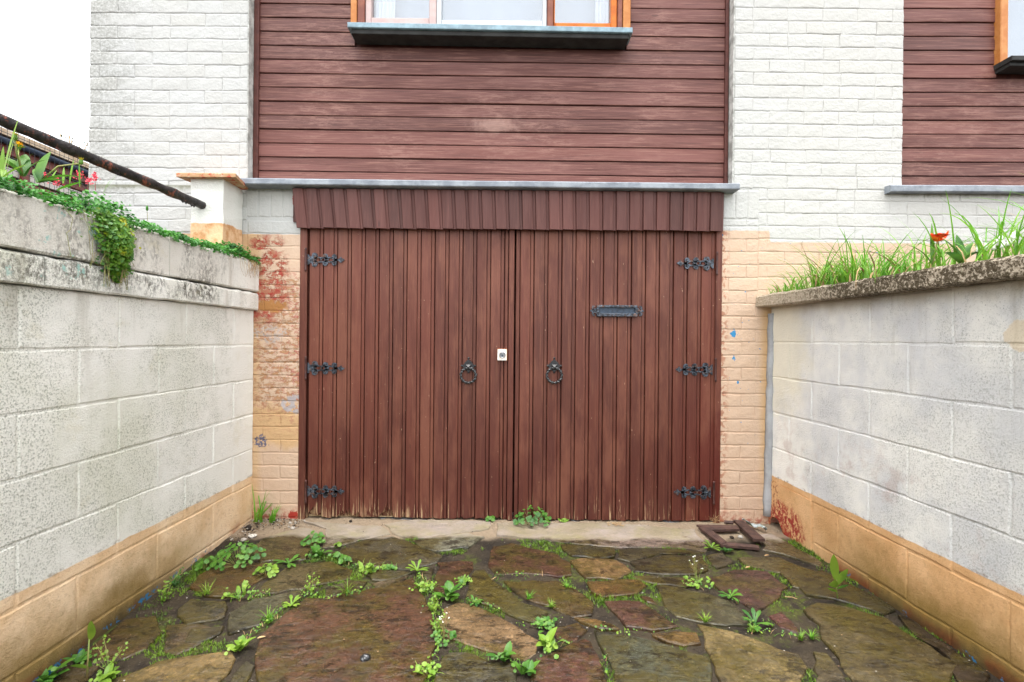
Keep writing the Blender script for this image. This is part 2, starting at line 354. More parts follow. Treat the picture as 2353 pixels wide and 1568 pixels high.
def mat_leaf(name, a, b, c, trans=.35, yellow=0):
    t = NT(name, .5, .4)
    r = t.n('ShaderNodeNewGeometry').outputs['Random Per Island']
    col = t.mix(r, lin(*a), lin(*b)); col = t.mix(t.step(t.noise(9, 3), .45, .7), col, lin(*c))
    if yellow:
        col = t.mix(t.step(t.noise(13, 2, off=.4), .62 - yellow * .1, .74), col, lin(176, 176, 30))
    t.i(t.b.inputs['Base Color'], col)
    tr = t.n('ShaderNodeBsdfTranslucent'); t.i(tr.inputs[0], col)
    mx = t.n('ShaderNodeMixShader'); mx.inputs[0].default_value = trans
    t.t.links.new(t.b.outputs[0], mx.inputs[1]); t.t.links.new(tr.outputs[0], mx.inputs[2])
    t.t.links.new(mx.outputs[0], t.t.nodes['Material Output'].inputs[0])
    return t.mat

def mat_stone():
    t = NT('flagstone', .5, .4); X, Y, Z = t.xyz()
    oi = t.n('ShaderNodeObjectInfo'); base = oi.outputs['Color']; rn = oi.outputs['Random']
    n1 = t.noise(5, 5, .65, off=rn); n2 = t.noise(22, 6, .7, dist=.8, stretch=(1, 1.6, 1)); n3 = t.noise(90, 3)
    base = t.mix(t.step(n1, .3, .7), base, t.mix(1.0, base, (.55, .52, .45, 1), 'MULTIPLY'))
    base = t.mix(t.m('MULTIPLY', t.step(n2, .52, .70), .28), base, t.mix(1.0, base, (1.65, 1.55, 1.45, 1), 'MULTIPLY'))
    mo = t.m('MULTIPLY', t.step(t.noise(3.6, 6, .75, off=.3), .43, .60), .80); base = t.mix(mo, base, t.mix(n2, lin(100, 90, 42), lin(56, 51, 24)))
    dkp = t.m('MULTIPLY', t.step(t.noise(9, 7, .8, off=.7, stretch=(1, 1.7, 1)), .50, .60), .75); base = t.mix(dkp, base, lin(30, 26, 20)); lk = t.m('MULTIPLY', t.step(t.noise(30, 6, .8, off=.2), .53, .62), .5); base = t.mix(lk, base, t.mix(1.0, base, (2.1, 2.0, 1.9, 1), 'MULTIPLY')); fs = t.step(t.noise(75, 4, .75, off=.6), .36, .64, .78, 1.22); fc = t.n('ShaderNodeCombineXYZ'); [t.i(fc.inputs[k], fs) for k in range(3)]; base = t.mix(1.0, base, fc.outputs[0], 'MULTIPLY')
    # dry strip sheltered under the ledge
    wet = t.step(t.m('ADD', Y, t.m('ADD', t.m('MULTIPLY', t.m('SUBTRACT', t.noise(4.5, 4, .6), .5), .16), t.m('MULTIPLY', X, .012))), -.235, -.285)
    dry = t.mix(t.step(t.noise(3.5, 4), .35, .65), lin(182, 168, 156, .66), lin(166, 152, 122, .64))
    yg = t.m('MULTIPLY', t.step(t.noise(6, 4, off=.5), .50, .66), .5); dry = t.mix(yg, dry, lin(168, 160, 104, .66))
    dry = t.mix(t.m('MULTIPLY', t.step(n3, .5, .8), .4), dry, lin(120, 108, 94, .62))
    dry = t.mix(.25, dry, base)
    base = t.mix(1.0, base, (.58, .55, .46, 1), 'MULTIPLY'); col = t.mix(wet, dry, base)
    lt = t.m('MULTIPLY', t.step(t.noise(150, 2), .73, .76), .6); col = t.mix(lt, col, lin(150, 140, 120, .7))
    rough = t.m('ADD', t.m('MULTIPLY', t.m('SUBTRACT', 1.0, wet), .45), t.step(n1, .3, .75, .12, .42))
    h = t.m('ADD', t.m('MULTIPLY', n2, .8), t.m('ADD', t.m('MULTIPLY', n3, .2), t.m('MULTIPLY', t.noise(7, 3, off=rn), .9)))
    return t.out(col, t.bump(h, .55, .016), rough)

def mat_joint():
    t = NT('joint soil', .85, .25); X, Y, Z = t.xyz()
    n1 = t.noise(6, 5, .7); n2 = t.noise(70, 4, .7)
    c = t.mix(t.step(n1, .35, .65), lin(36, 30, 24), lin(62, 53, 40))
    c = t.mix(t.m('MULTIPLY', t.step(t.noise(5, 5, .7, off=.4), .52, .62), t.step(n2, .40, .6, .25, .9)), c, lin(72, 80, 22))
    c = t.mix(t.m('MULTIPLY', t.step(n2, .62, .72), .5), c, lin(150, 140, 120))
    dry = t.step(t.m('ADD', Y, t.m('MULTIPLY', t.noise(5, 3), .12)), -.24, -.14)
    c = t.mix(dry, c, t.mix(n2, lin(124, 106, 86), lin(160, 144, 122)))
    return t.out(c, t.bump(t.m('ADD', n2, t.noise(25, 4)), .8, .02))

M = {}
M['brick'] = mat_brick()
M['block_l'] = mat_block('painted block garden side', -1); M['block_r'] = mat_block('painted block flower side', 1)
M['siding'] = mat_wood('siding boards', 'x', (122, 76, 68), (102, 61, 54), (156, 112, 98), 'siding')
M['door'] = mat_wood('door boards', 'z', (108, 58, 44), (88, 45, 34), (150, 100, 76), 'door')
M['valance'] = mat_wood('valance boards', 'z', (102, 62, 55), (90, 52, 46), (128, 84, 74), 'val')
M['trim'] = mat_plain('dark brown trim', lin(92, 52, 44), lin(74, 40, 34), 20, .5)
def mat_iron():
    t = NT('worn black iron', .42, .5); t.b.inputs['Metallic'].default_value = .25; rn = t.rnd()
    n = t.noise(60, 5, .75, off=rn)
    col = t.mix(t.step(n, .42, .62), lin(30, 33, 39), lin(84, 94, 106)); col = t.mix(t.m('MULTIPLY', t.step(t.noise(38, 5, .75), .54, .62), .75), col, lin(112, 78, 58))
    return t.out(col, t.bump(n, .4, .004))
M['iron'] = mat_iron()
M['iron_black'] = mat_plain('glossy black iron', lin(22, 22, 24), lin(40, 42, 44), 40, .28, .1, 120, .6)
M['hinge_pin'] = mat_plain('brown hinge pin', lin(84, 52, 46), lin(60, 40, 38), 60, .45)
M['ledge'] = mat_plain('blue grey ledge', lin(150, 156, 162), lin(118, 124, 132), 9, .6, .4, 70)
M['sillstone'] = mat_plain('painted sill', lin(146, 172, 182), lin(118, 140, 150), 14, .5, .2)
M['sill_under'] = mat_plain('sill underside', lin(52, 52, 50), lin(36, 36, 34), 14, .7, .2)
M['orange'] = mat_plain('orange varnish', lin(214, 146, 84, .8), lin(196, 124, 62, .8), 18, .4)
M['orange_dark'] = mat_plain('deep orange varnish', lin(212, 118, 34, .9), lin(190, 98, 24, .9), 18, .35)
M['browntimber'] = mat_plain('brown window post', lin(140, 86, 66), lin(118, 68, 54), 14, .5)
M['pinkwhite'] = mat_plain('faded pink paint', lin(226, 202, 196, .72), lin(212, 184, 178, .72), 10, .5)
M['whitepaint'] = mat_plain('white window paint', lin(236, 238, 240, .66), lin(222, 226, 228, .66), 8, .45, .1)
M['curtain'] = mat_plain('white curtain', lin(236, 240, 246, .66), lin(226, 230, 238, .64), 8, .9, .1)
M['sky_tone'] = mat_plain('pale blue grey blind', lin(196, 204, 216, .50), lin(182, 192, 206, .50), 2, .7, .0)  # sky reflected in the glass, painted as a flat pale colour
M['dark'] = mat_plain('dark interior', lin(22, 20, 20), lin(30, 28, 26), 6, .9)
M['rawwood'] = mat_plain('bare weathered wood', lin(206, 184, 146), lin(150, 128, 96), 30, .8, .5)
M['lockwhite'] = mat_plain('chipped white plate', lin(238, 234, 228), lin(222, 206, 190), 60, .45, .1)
M['rust'] = mat_plain('rusty rim', lin(196, 128, 76), lin(168, 98, 56), 80, .7)
M['steel'] = mat_plain('lock steel', lin(150, 152, 154), lin(120, 122, 124), 50, .3, .1, 60, .6, .7)
M['render'] = mat_plain('grey white render', lin(196, 196, 190), lin(140, 140, 134), 18, .9, .6, 50)
M['cement'] = mat_plain('grey cement fillet', lin(164, 166, 168), lin(146, 147, 148), 12, .85, .35, 40)
M['stone'] = mat_stone(); M['joint'] = mat_joint()
M['soil'] = mat_plain('garden soil', lin(62, 48, 36), lin(44, 36, 28), 12, .95, .8, 40)
M['weed'] = mat_leaf('weed leaves', (66, 114, 38), (98, 140, 46), (52, 98, 40), .3)
M['weed2'] = mat_leaf('yellow green weed leaves', (108, 146, 44), (134, 162, 58), (88, 126, 40), .3)
M['creeper'] = mat_leaf('creeper leaves', (46, 112, 30), (78, 146, 42), (36, 92, 30), .3, 0)
M['creeper_y'] = mat_leaf('yellowing creeper leaves', (58, 112, 30), (104, 140, 34), (40, 92, 28), .3, .25)
M['grass'] = mat_leaf('grass blades', (78, 138, 36), (134, 178, 58), (96, 156, 46), .4)
M['moss'] = mat_leaf('moss', (82, 112, 18), (110, 140, 26), (62, 92, 20), .15)
M['stem'] = mat_plain('plant stem', lin(120, 140, 70), lin(140, 120, 80), 20, .6)
M['straw'] = mat_plain('dry stem', lin(178, 150, 108), lin(150, 120, 84), 20, .7)
M['concrete'] = None
def mat_coping():
    t = NT('weathered aggregate concrete', .9, .2); X, Y, Z = t.xyz()
    n = t.noise(80, 5, .8); b = t.noise(9, 5, .7)
    away = t.step(Y, -.12, -.8)
    col = t.mix(t.step(n, .35, .65), lin(214, 200, 178, .85), lin(176, 160, 136, .85))
    k = t.step(t.m('ADD', t.m('ADD', t.m('MULTIPLY', n, .8), t.m('MULTIPLY', b, .4)), t.m('MULTIPLY', away, .10)), .63, .71)
    k = t.m('MULTIPLY', k, t.m('ADD', t.m('MULTIPLY', away, .65), .25))
    col = t.mix(k, col, lin(70, 60, 42)); col = t.mix(t.m('MULTIPLY', t.m('MULTIPLY', t.step(Z, 1.285, 1.325), t.step(b, .42, .58)), t.m('MULTIPLY', t.step(n, .4, .55), t.m('MULTIPLY', away, .7))), col, lin(58, 50, 34))
    return t.out(col, t.bump(t.m('ADD', n, t.m('MULTIPLY', t.voro(120), .5)), .9, .012))
M['coping'] = mat_coping()
def mat_cap():
    t = NT('worn red pillar cap', .85, .2); X, Y, Z = t.xyz()
    n = t.noise(24, 5, .72)
    col = t.mix(t.step(n, .40, .50), lin(186, 82, 62, .85), lin(200, 160, 120, .8)); col = t.mix(t.step(t.noise(18, 4, off=.3), .56, .66), col, lin(214, 190, 158, .8))
    col = t.mix(t.m('MULTIPLY', t.step(Z, 1.905, 1.89), t.step(n, .35, .6)), col, lin(96, 84, 58))
    return t.out(col, t.bump(n, .6, .008))
M['cap'] = mat_cap()
def mat_pillar():
    t = NT('white rendered pillar', .85, .2); X, Y, Z = t.xyz()
    n = t.noise(8, 4); f = t.noise(90, 4, .7)
    col = t.mix(n, lin(240, 240, 232, .9), lin(228, 228, 220, .88))
    col = t.mix(t.m('MULTIPLY', t.step(t.noise(30, 5, .75), .6, .75), .3), col, lin(150, 146, 132))
    pk = t.step(t.m('ADD', Z, t.m('MULTIPLY', t.noise(14, 4), .03)), 1.685, 1.68)
    pe = t.mix(t.step(t.noise(16, 5, .7), .4, .65), lin(238, 200, 158, .88), lin(210, 156, 106, .88))
    return t.out(t.mix(pk, col, pe), t.bump(t.m('ADD', f, t.m('MULTIPLY', n, .6)), .5, .008))
M['pillar'] = mat_pillar()
def mat_rail():
    t = NT('flaking black rail', .42, .45)
    n = t.noise(28, 5, .7); f = t.noise(9, 5, .75)
    col = t.mix(t.step(n, .4, .7), lin(20, 19, 20), lin(54, 48, 46)); col = t.mix(t.step(t.noise(20, 6, .8, off=.3), .56, .61), col, lin(128, 70, 54))
    return t.out(col, t.bump(t.m('ADD', n, f), .8, .01))
M['rail'] = mat_rail()
def mat_pane():
    t = NT('window glass', .02)
    o = t.t.nodes['Material Output']; tr = t.n('ShaderNodeBsdfTransparent'); tr.inputs[0].default_value = (.93, .96, .98, 1)
    gl = t.n('ShaderNodeBsdfGlossy'); gl.inputs['Roughness'].default_value = .01
    mx = t.n('ShaderNodeMixShader'); mx.inputs[0].default_value = .16
    t.t.links.new(tr.outputs[0], mx.inputs[1]); t.t.links.new(gl.outputs[0], mx.inputs[2]); t.t.links.new(mx.outputs[0], o.inputs[0])
    return t.mat
M['pane'] = mat_pane()

# ================================================================== HOUSE
HOUSE = thing('house', (0, 0, 0), 'white painted brick house with brown boarded panels above brown double garage doors', 'house')
wall = MB()
wall.box(-2.455, -1.545, .0021, .26, -.4, 5.2)
wall.box(-1.545, -1.225, .0023, .26, -.4, 1.925)
wall.box(1.205, 2.25, .0021, .26, -.4, 1.925)
wall.box(1.277, 2.25, .0023, .26, 1.925, 5.2)
wall.box(2.25, 5.5, .0022, .26, -.4, 1.925)
wall.box(-2.455, -2.25, .26, 6.0, -.4, 5.2)            # side wall towards the garden
wall.box(-1.225, 1.205, .0115, .26, 1.76, 1.925)       # lintel behind the valance
wall.build('wall', M['brick'], HOUSE)
for xa, xb in ((-1.547, -1.540), (1.268, 1.276)):
    rev = MB(); rev.box(xa, xb, -.004, .09, 1.93, 5.2); rev.build('reveal', M['render'], HOUSE)
room = MB(); room.box(-1.6, 5.4, 1.6, 1.65, 1.9, 5.2); room.box(-1.545, 5.4, .27, 1.6, 1.9, 1.95); room.box(-1.545, 5.4, .27, 1.6, 5.1, 5.2)
room.build('room', M['dark'], HOUSE)
roof = MB(); roof.box(-2.7, 5.7, -.3, 6.3, 5.21, 5.35); roof.build('roof', M['trim'], HOUSE)

# --- bricks: full ones share a few meshes
def brick_mesh(L, H, rs, rnd=True):
    bm = MB(); nx = 4; nz = 2; d = .018; b = .0052
    P = []; idx = {}
    for j in range(nz + 1):
        for i in range(nx + 1):
            x = -L / 2 + b + (L - 2 * b) * i / nx; z = -H / 2 + b + (H - 2 * b) * j / nz
            inn = (0 < i < nx) and (0 < j < nz)
            idx[i, j] = len(P); P.append((x + rs.uniform(-.0022, .0022), -rs.uniform(0, .0012) - (.0004 if inn else 0), z + rs.uniform(-.0026, .0022)))
    fs = [(idx[i, j], idx[i + 1, j], idx[i + 1, j + 1], idx[i, j + 1]) for j in range(nz) for i in range(nx)]
    rim = [idx[i, 0] for i in range(nx + 1)] + [idx[nx, j] for j in range(1, nz + 1)] + [idx[i, nz] for i in range(nx - 1, -1, -1)] + [idx[0, j] for j in range(nz - 1, 0, -1)]
    o = []
    for k in rim:
        x, y, z = P[k]
        o.append(len(P)); P.append((x + (b if x > L / 2 - 2 * b else -b if x < -L / 2 + 2 * b else 0), y + .0019, z + (b if z > H / 2 - 2 * b else -b if z < -H / 2 + 2 * b else 0)))
    p = []
    for k in o:
        x, y, z = P[k]; p.append(len(P)); P.append((x, d, z))
    n = len(rim)
    for k in range(n):
        q = (k + 1) % n
        fs.append((rim[k], o[k], o[q], rim[q])); fs.append((o[k], p[k], p[q], o[q]))
    bm.add(P, fs); return bm
rb = random.Random(3); CH = .0748
full = [brick_mesh(.2022, .0712, rb).mesh('brick', M['brick']) for _ in range(7)]
half = [brick_mesh(.1012, .0712, rb).mesh('brick', M['brick']) for _ in range(3)]
bricks = []     # (x, z, L, H, tilt, mesh or None)
def bond(x0, x1, z0, z1, tilt=0.0, seed=1, phase=0.0, rnge=None):
    r = random.Random(seed); xc = (x0 + x1) / 2; k = 0; z = z0
    while z < z1 - .02:
        H = min(CH, z1 - z)
        x = x0; first = True; off = (phase + (.101 if k % 2 else .0)) % .203
        while x < x1 - .012:
            L = .203
            if first and off > .02: L = off
            elif r.random() < .12: L = .102
            first = False
            if x + L > x1 - .045: L = x1 - x
            cx = x + L / 2; cz = z + H / 2 + (cx - xc) * tilt + r.uniform(-.0015, .0015)
            bricks.append((cx + r.uniform(-.002, .002), cz, L, H, tilt, r)); x += L
        z += CH; k += 1
Z0 = 1.655
bond(-2.465, -1.543, Z0, 3.45, .003, 11, .06)
bond(-1.540, -1.215, Z0 + .001, 1.745, .0, 12, .14)
for k in range(5): bricks.append((-1.515 + .072 * k, 1.828, .069, .155, rb.uniform(-.02, .02), rb))       # bricks on end
bond(-1.540, -1.2265, Z0 - 22 * CH, Z0 - .001, .0, 13, .10)
bond(1.277, 2.255, 1.94, 3.45, -.004, 21, .11)
bond(1.425, 3.35, 1.945 - 9 * CH, 1.938, -.004, 22, .05)
for k in range(3): bricks.append((1.254 + .07 * k - .0, 1.848, .067, .165, rb.uniform(-.02, .02), rb))
bond(1.215, 1.423, 1.945 - 9 * CH, 1.760, .0, 25, .14)
bond(1.2115, 1.60, 1.945 - 9 * CH - 18 * CH, 1.945 - 9 * CH - .001, .0, 24, .12)
def vis(bk):
    x, z = bk[0], bk[1]
    infr = z < 3.06 and x < 2.99
    hid = (x < -1.5 and z < 1.45) or (x > 1.5 and z < 1.30) or (x < -1.55 and z < 1.6)
    return (2 if infr and not hid else 0) + bk[2] * bk[3]
bricks.sort(key=vis, reverse=True)
rest = MB()
for i, (x, z, L, H, tilt, r) in enumerate(bricks):
    if i < 298:
        if abs(L - .203) < .002 and abs(H - CH) < .002: me = r.choice(full)
        elif abs(L - .102) < .002 and abs(H - CH) < .002: me = r.choice(half)
        else: me = brick_mesh(max(.012, L - .0010), max(.012, H - .0038), rb).mesh('brick', M['brick'])
        o = bpy.data.objects.new('brick', me); link(o, HOUSE)
        o.location = (x, -.0 - r.uniform(0, .0018), z); o.rotation_euler = (r.uniform(-.014, .014), -tilt + r.uniform(-.006, .006), r.uniform(-.005, .005))
    else:
        b = brick_mesh(max(.012, L - .0010), max(.012, H - .0038), rb)
        rest.add([(p[0] + x, p[1], p[2] + z) for p in b.v], b.f)
props(rest.build('brick_rows', M['brick'], HOUSE), kind='stuff')

# --- boarded panels
def siding(name, x0, x1, ytop, tilt, seed, zbot, n, pitch, skip=None):
    r = random.Random(seed); xc = (x0 + x1) / 2
    bk = MB(); bk.box(x0, x1, .088, .11, 1.93, 3.0 if skip else 5.1)
    if skip:
        bk = MB(); bk.box(x0, skip[0], .088, .11, 1.93, 5.1); bk.box(skip[1], x1, .088, .11, 1.93, 5.1); bk.box(skip[0], skip[1], .088, .11, 1.93, skip[2])
    pnl = bk.build(name, M['trim'], HOUSE)
    for k in range(n):
        z = zbot + k * pitch
        segs = [(x0, x1)]
        if skip and z + pitch > skip[2]: segs = [(x0, skip[0]), (skip[1], x1)]
        for a, b in segs:
            m = MB(); h = pitch - .0040; yj = r.uniform(-.002, .002); N = 6
            # lapped profile: rounded lower lip, leaning face
            prof = [(.088, 0), (.0675 + yj, .0005), (.0655 + yj, .003), (.0655 + yj, h * .4), (.0657 + yj, h - .0185), (.0695 + yj, h - .0165), (.0690 + yj, h - .001), (.088, h)]
            vs = []; fs = []
            for i in range(N + 1):
                x = a + (b - a) * i / N; dz = r.uniform(-.0012, .0012) + (x - xc) * tilt
                vs += [(x, y, z + zz + dz) for y, zz in prof]
            q = len(prof)
            for i in range(N):
                for j in range(q - 1): fs.append((i * q + j, (i + 1) * q + j, (i + 1) * q + j + 1, i * q + j + 1))
            fs += [tuple(range(q)), tuple(N * q + j for j in range(q))[::-1]]
            m.add(vs, fs); m.build('plank', M['siding'], pnl)
    return pnl
WX0, WX1 = F(807.6, 0, .03)[0], F(1447.8, 0, .03)[0]
siding('boarded_panel', -1.512, 1.245, 0, -.005, 5, 1.952, 20, .0828, skip=(WX0 + .01, WX1 - .01, 2.83))
RX = 2.845
siding('boarded_panel', 2.255, 4.6, 0, .006, 6, 1.968, 18, .0828, skip=(RX + .01, 3.9, 2.70))
tr = MB(); tr.bbox(-1.540, -1.510, .050, .089, 1.94, 5.1, .003); tr.build('corner_strip', M['trim'], HOUSE)
tr = MB(); tr.bbox(1.246, 1.2655, .050, .089, 1.94, 5.1, .003); tr.build('corner_strip', M['trim'], HOUSE)

# --- stone ledges
def ledge(x0, x1, tilt, zt, y0=-.09, h=.036, name='stone_ledge'):
    m = MB(); N = 14; xc = (x0 + x1) / 2; r = random.Random(int(x0 * 100)); prof = [(.088, zt - h), (y0 + .006, zt - h), (y0, zt - h + .005), (y0, zt - .006), (y0 + .006, zt), (.088, zt + .012)]
    vs = []; fs = []; q = len(prof)
    for i in range(N + 1):
        x = x0 + (x1 - x0) * i / N; dz = (x - xc) * tilt + r.uniform(-.0012, .0012)
        vs += [(x, y + r.uniform(-.001, .001), z + dz) for y, z in prof]
    for i in range(N):
        for j in range(q): fs.append((i * q + j, (i + 1) * q + j, (i + 1) * q + (j + 1) % q, i * q + (j + 1) % q))
    fs += [tuple(range(q)), tuple(N * q + j for j in range(q))[::-1]]
    m.add(vs, fs); return m.build(name, M['ledge'], HOUSE)
ledge(F(548, 0, -.09)[0], F(1704, 0, -.09)[0], -.002, 1.946)
ledge(F(2050, 0, -.05)[0], 4.6, .006, 1.962, -.05, .040)

# --- windows
def window(x0, x1, zb, zt, members, panes, sill, label):
    fr = MB(); yb = .05
    P = thing  # noqa
    fm = MB(); fm.box(x0, x1, .06, .115, zb - .02, zb)       # bottom board
    W = fm.build('window', M['browntimber'], HOUSE); props(W, label)
    for (a, b, y0, z0, z1, mat, nm) in members:
        m = MB(); m.bbox(a, b, y0, .105, z0, z1, .004); m.build(nm, M[mat], W)
    for (a, b, z0, z1) in panes:
        m = MB(); m.box(a, b, .082, .086, z0, z1); m.build('pane', M['pane'], W)
    return W
def wx(zx, Y=.05): return F(517 + .5371 * zx, 30, Y)[0]
ZB = 2.856; ZT = 4.3
mem = []
for a, b, y0, mat, nm in ((541, 568, .028, 'orange', 'frame_edge'), (568, 600, .036, 'browntimber', 'frame_post'), (1378, 1405, .036, 'browntimber', 'frame_post'), (1678, 1700, .036, 'browntimber', 'frame_post'), (1700, 1733, .028, 'orange', 'frame_edge')):
    mem.append((wx(a) + .001, wx(b) - .001, y0, ZB, ZT, mat, nm))
zr = {0: .088, 1: .078, 2: .068}
for a, b, k, mat in ((600, 905, 0, 'pinkwhite'), (905, 1378, 1, 'whitepaint'), (1405, 1678, 2, 'orange_dark')):
    xa, xb = wx(a) + .001, wx(b) - .001
    sw = {0: (.034, .042), 1: (.028, .026), 2: (.008, .036)}[k]
    mem.append((xa, xa + sw[0], .048, ZB, ZT, mat, 'stile')); mem.append((xb - sw[1], xb, .048, ZB, ZT, mat, 'stile'))
    mem.append((xa + sw[0], xb - sw[1], .050, ZB, ZB + zr[k], mat, 'bottom_rail'))
panes = [(wx(600) + .03, wx(905) - .038, ZB + .02, ZT), (wx(905) + .025, wx(1378) - .023, ZB + .02, ZT), (wx(1405) + .006, wx(1678) - .03, ZB + .02, ZT)]
W1 = window(WX0, WX1, ZB, ZT, mem, panes, None, 'wide window with pink, white and orange painted casements')
hd = MB(); hd.box(WX0, WX1, .06, .115, ZT, ZT + .05); hd.build('head_board', M['browntimber'], W1)
ab = MB(); ab.box(WX0, WX1, .0645, .11, ZT + .05, 5.1); ab.build('boarded_top', M['siding'], HOUSE)
def curtain(x0, x1, y, z0, z1, parent, n=9, flare=0.0):
    m = MB(); vs = []; fs = []; K = n * 4
    for i in range(K + 1):
        f = i / K; ph = math.sin(f * n * 2 * math.pi)
        for z, sc in ((z0, 1.0), (z1, 1 + flare)):
            vs.append((x0 + (x1 - x0) * f * sc, y + .012 * ph, z))
    for i in range(K): fs.append((2 * i, 2 * i + 2, 2 * i + 3, 2 * i + 1))
    m.add(vs, fs); o = m.build('curtain', M['curtain'], parent, True)
    return o
curtain(wx(632), wx(712), .13, ZB - .02, ZT, W1, 5, .25); curtain(wx(1592), wx(1650), .13, ZB - .02, ZT, W1, 4, 0)
bl = MB(); bl.box(WX0 - .05, WX1 + .05, .20, .206, ZB - .12, ZT); bl.build('sky_tone', M['sky_tone'], W1)  # added sheet behind the panes, its colour stands in for reflected sky
sl = MB()
sx0, sx1 = F(798, 60, -.06)[0], F(1454, 66, -.06)[0]
st = -.010; sz = 2.842
def tz(x): return (x - (sx0 + sx1) / 2) * st
for (a, b, y0, y1, z0, z1, nm, mt) in ((sx0, sx1, -.06, .066, sz - .030, sz, 'window_sill', 'sillstone'), (sx0 + .018, sx1 - .018, -.045, .0655, sz - .054, sz - .0305, 'sill_underside', 'sill_under')):
    m = MB(); m.bbox(a, b, y0, y1, z0, z1, .003, tilt=st)
    if nm == 'sill_underside':   # slopes back to the boards
        m.v = [(x, y, z - (0 if z > sz - .044 + tz(x) else .004)) for x, y, z in m.v]
    m.build(nm, M[mt], HOUSE)
# right hand window
mem = [(RX, RX + .045, .026, 2.69, ZT, 'orange', 'frame_edge'), (RX + .047, RX + .066, .05, 2.69, ZT, 'whitepaint', 'stile'), (RX + .066, 3.86, .05, 2.69, 2.72, 'whitepaint', 'bottom_rail'), (3.86, 3.9, .05, 2.69, ZT, 'whitepaint', 'stile')]
W2 = window(RX, 3.9, 2.69, ZT, mem, [(RX + .06, 3.87, 2.71, ZT)], None, 'window with an orange edge and a white casement above the flower bed')
bl = MB(); bl.box(RX - .05, 3.95, .20, .206, 2.6, ZT); bl.build('sky_tone', M['sky_tone'], W2)  # added sheet, carries the sky's reflection in this window as colour
ab = MB(); ab.box(RX, 3.9, .0645, .11, ZT, 5.1); ab.build('boarded_top', M['siding'], HOUSE)
RS0 = F(2283, 149, .066)[0]
m = MB(); m.bbox(RS0, 3.95, -.05, .066, 2.672, 2.700, .003); m.build('window_sill', M['sill_under'], HOUSE)
m = MB(); m.bbox(RS0 + .008, 3.93, -.03, .0655, 2.650, 2.6715, .003); m.build('sill_underside', M['sill_under'], HOUSE)

# --- garage doors
FX0, FX1 = F(687, 860)[0], F(1657, 860)[0]
ZD = 1.76
fr = MB(); fr.bbox(FX0 + .001, FX0 + .042, -.006, .10, -.03, 1.755, .004); fr.build('door_frame', M['door'], HOUSE)
fr = MB(); fr.bbox(FX1 - .036, FX1 - .001, -.006, .10, -.03, 1.755, .004); fr.build('door_frame', M['door'], HOUSE)
th = MB(); th.box(FX0, FX1, .012, .25, -.2, -.004); th.build('threshold', M['cement'], HOUSE)
inn = MB(); inn.box(FX0, FX1, .16, .17, -.02, 1.76); inn.build('garage_inside', M['dark'], HOUSE)
def dplank(x0, x1, z0, z1, parent, r, ragged=0.0, groove=True, y=.004, mat='door', name='plank'):
    wdt = x1 - x0; g = .0195 if groove else 0
    xs = [(0, .012), (.001, .003), (.003, 0), (wdt * .25, 0), (wdt * .5, 0), (wdt - g - .004 if groove else wdt - .003, 0), (wdt - g - .0022, .002)]
    if groove: xs += [(wdt - g - .0016, .018), (wdt - g + .0004, .018), (wdt - g + .0008, .0050), (wdt - .0042, .0050), (wdt - .0028, .0062), (wdt - .0020, .020), (wdt, .020)]
    else: xs += [(wdt, .012)]
    vs = []; fs = []; n = len(xs); yj = r.uniform(-.0015, .0015)
    zb = [z0 + r.uniform(0, .006) + (r.uniform(0, ragged) if ragged else 0) for _ in xs]
    for k, (x, d) in enumerate(xs): vs.append((x0 + x, y + yj + d, zb[k]))
    for x, d in xs: vs.append((x0 + x, y + yj + d, z0 + .12))
    lean = r.uniform(-.0008, .0008)
    for x, d in xs: vs.append((x0 + x + lean, y + yj + d, z1))
    for row in range(2):
        for k in range(n - 1): fs.append((row * n + k, row * n + k + 1, (row + 1) * n + k + 1, (row + 1) * n + k))
    b0 = len(vs); vs += [(x0, y + .026, min(zb)), (x0 + wdt, y + .026, min(zb)), (x0 + wdt, y + .026, z1), (x0, y + .026, z1)]
    fs += [(b0 + 3, b0 + 2, b0 + 1, b0), (0, n, 2 * n, b0 + 3, b0), (n - 1, b0 + 1, b0 + 2, 3 * n - 1, 2 * n - 1),
           tuple(range(n - 1, -1, -1)) + (b0, b0 + 1), tuple(2 * n + k for k in range(n)) + (b0 + 2, b0 + 3)]
    m = MB(); m.add(vs, fs); return m.build(name, M[mat], parent)
dz5 = lambda zx: F(660.6 + .5494 * zx, 860, .01)[0]
XL = [dz5(90 + 58.25 * k) for k in range(15)]           # fourteen boards of the lock leaf
XR = [dz5(970 + 58.25 * k) for k in range(15)]
def leaf(x0, x1, label):
    m = MB(); m.box(x0, x1, .034, .06, .015, 1.75); o = m.build('garage_door', M['dark'], HOUSE); return props(o, label)
DL = leaf(FX0 + .048, dz5(946), 'door leaf with the white lock plate and broken board ends'); DR = leaf(dz5(952), FX1 - .041, 'door leaf with the letter plate')
rd = random.Random(9)
rag = {0: .11, 1: .015, 2: .06, 3: .06, 4: .10, 5: .09, 6: .09, 7: .012, 11: .02, 13: .04}
dplank(FX0 + .047, XL[0] - .001, .005, 1.75, DL, rd, 0, False)
for k in range(14): dplank(XL[k], XL[k + 1] - .0015, .004, 1.75, DL, rd, rag.get(k, .006))
dplank(XL[14], dz5(921), .004, 1.75, DL, rd, 0, False, y=.010)
dplank(dz5(922), dz5(946), .004, 1.75, DL, rd, 0, False, y=-.006, name='cover_strip')
dplank(dz5(951), dz5(969), .004, 1.75, DR, rd, 0, False, y=.008)
for k in range(14): dplank(XR[k], XR[k + 1] - .0015, .002, 1.75, DR, rd, .008)
dplank(XR[14], FX1 - .042, .002, 1.75, DR, rd, 0, False, y=.012)
m = MB(); m.box(FX0 + .05, XL[9], .0305, .0335, .006, .10); m.build('bottom_rail', M['rawwood'], DL)

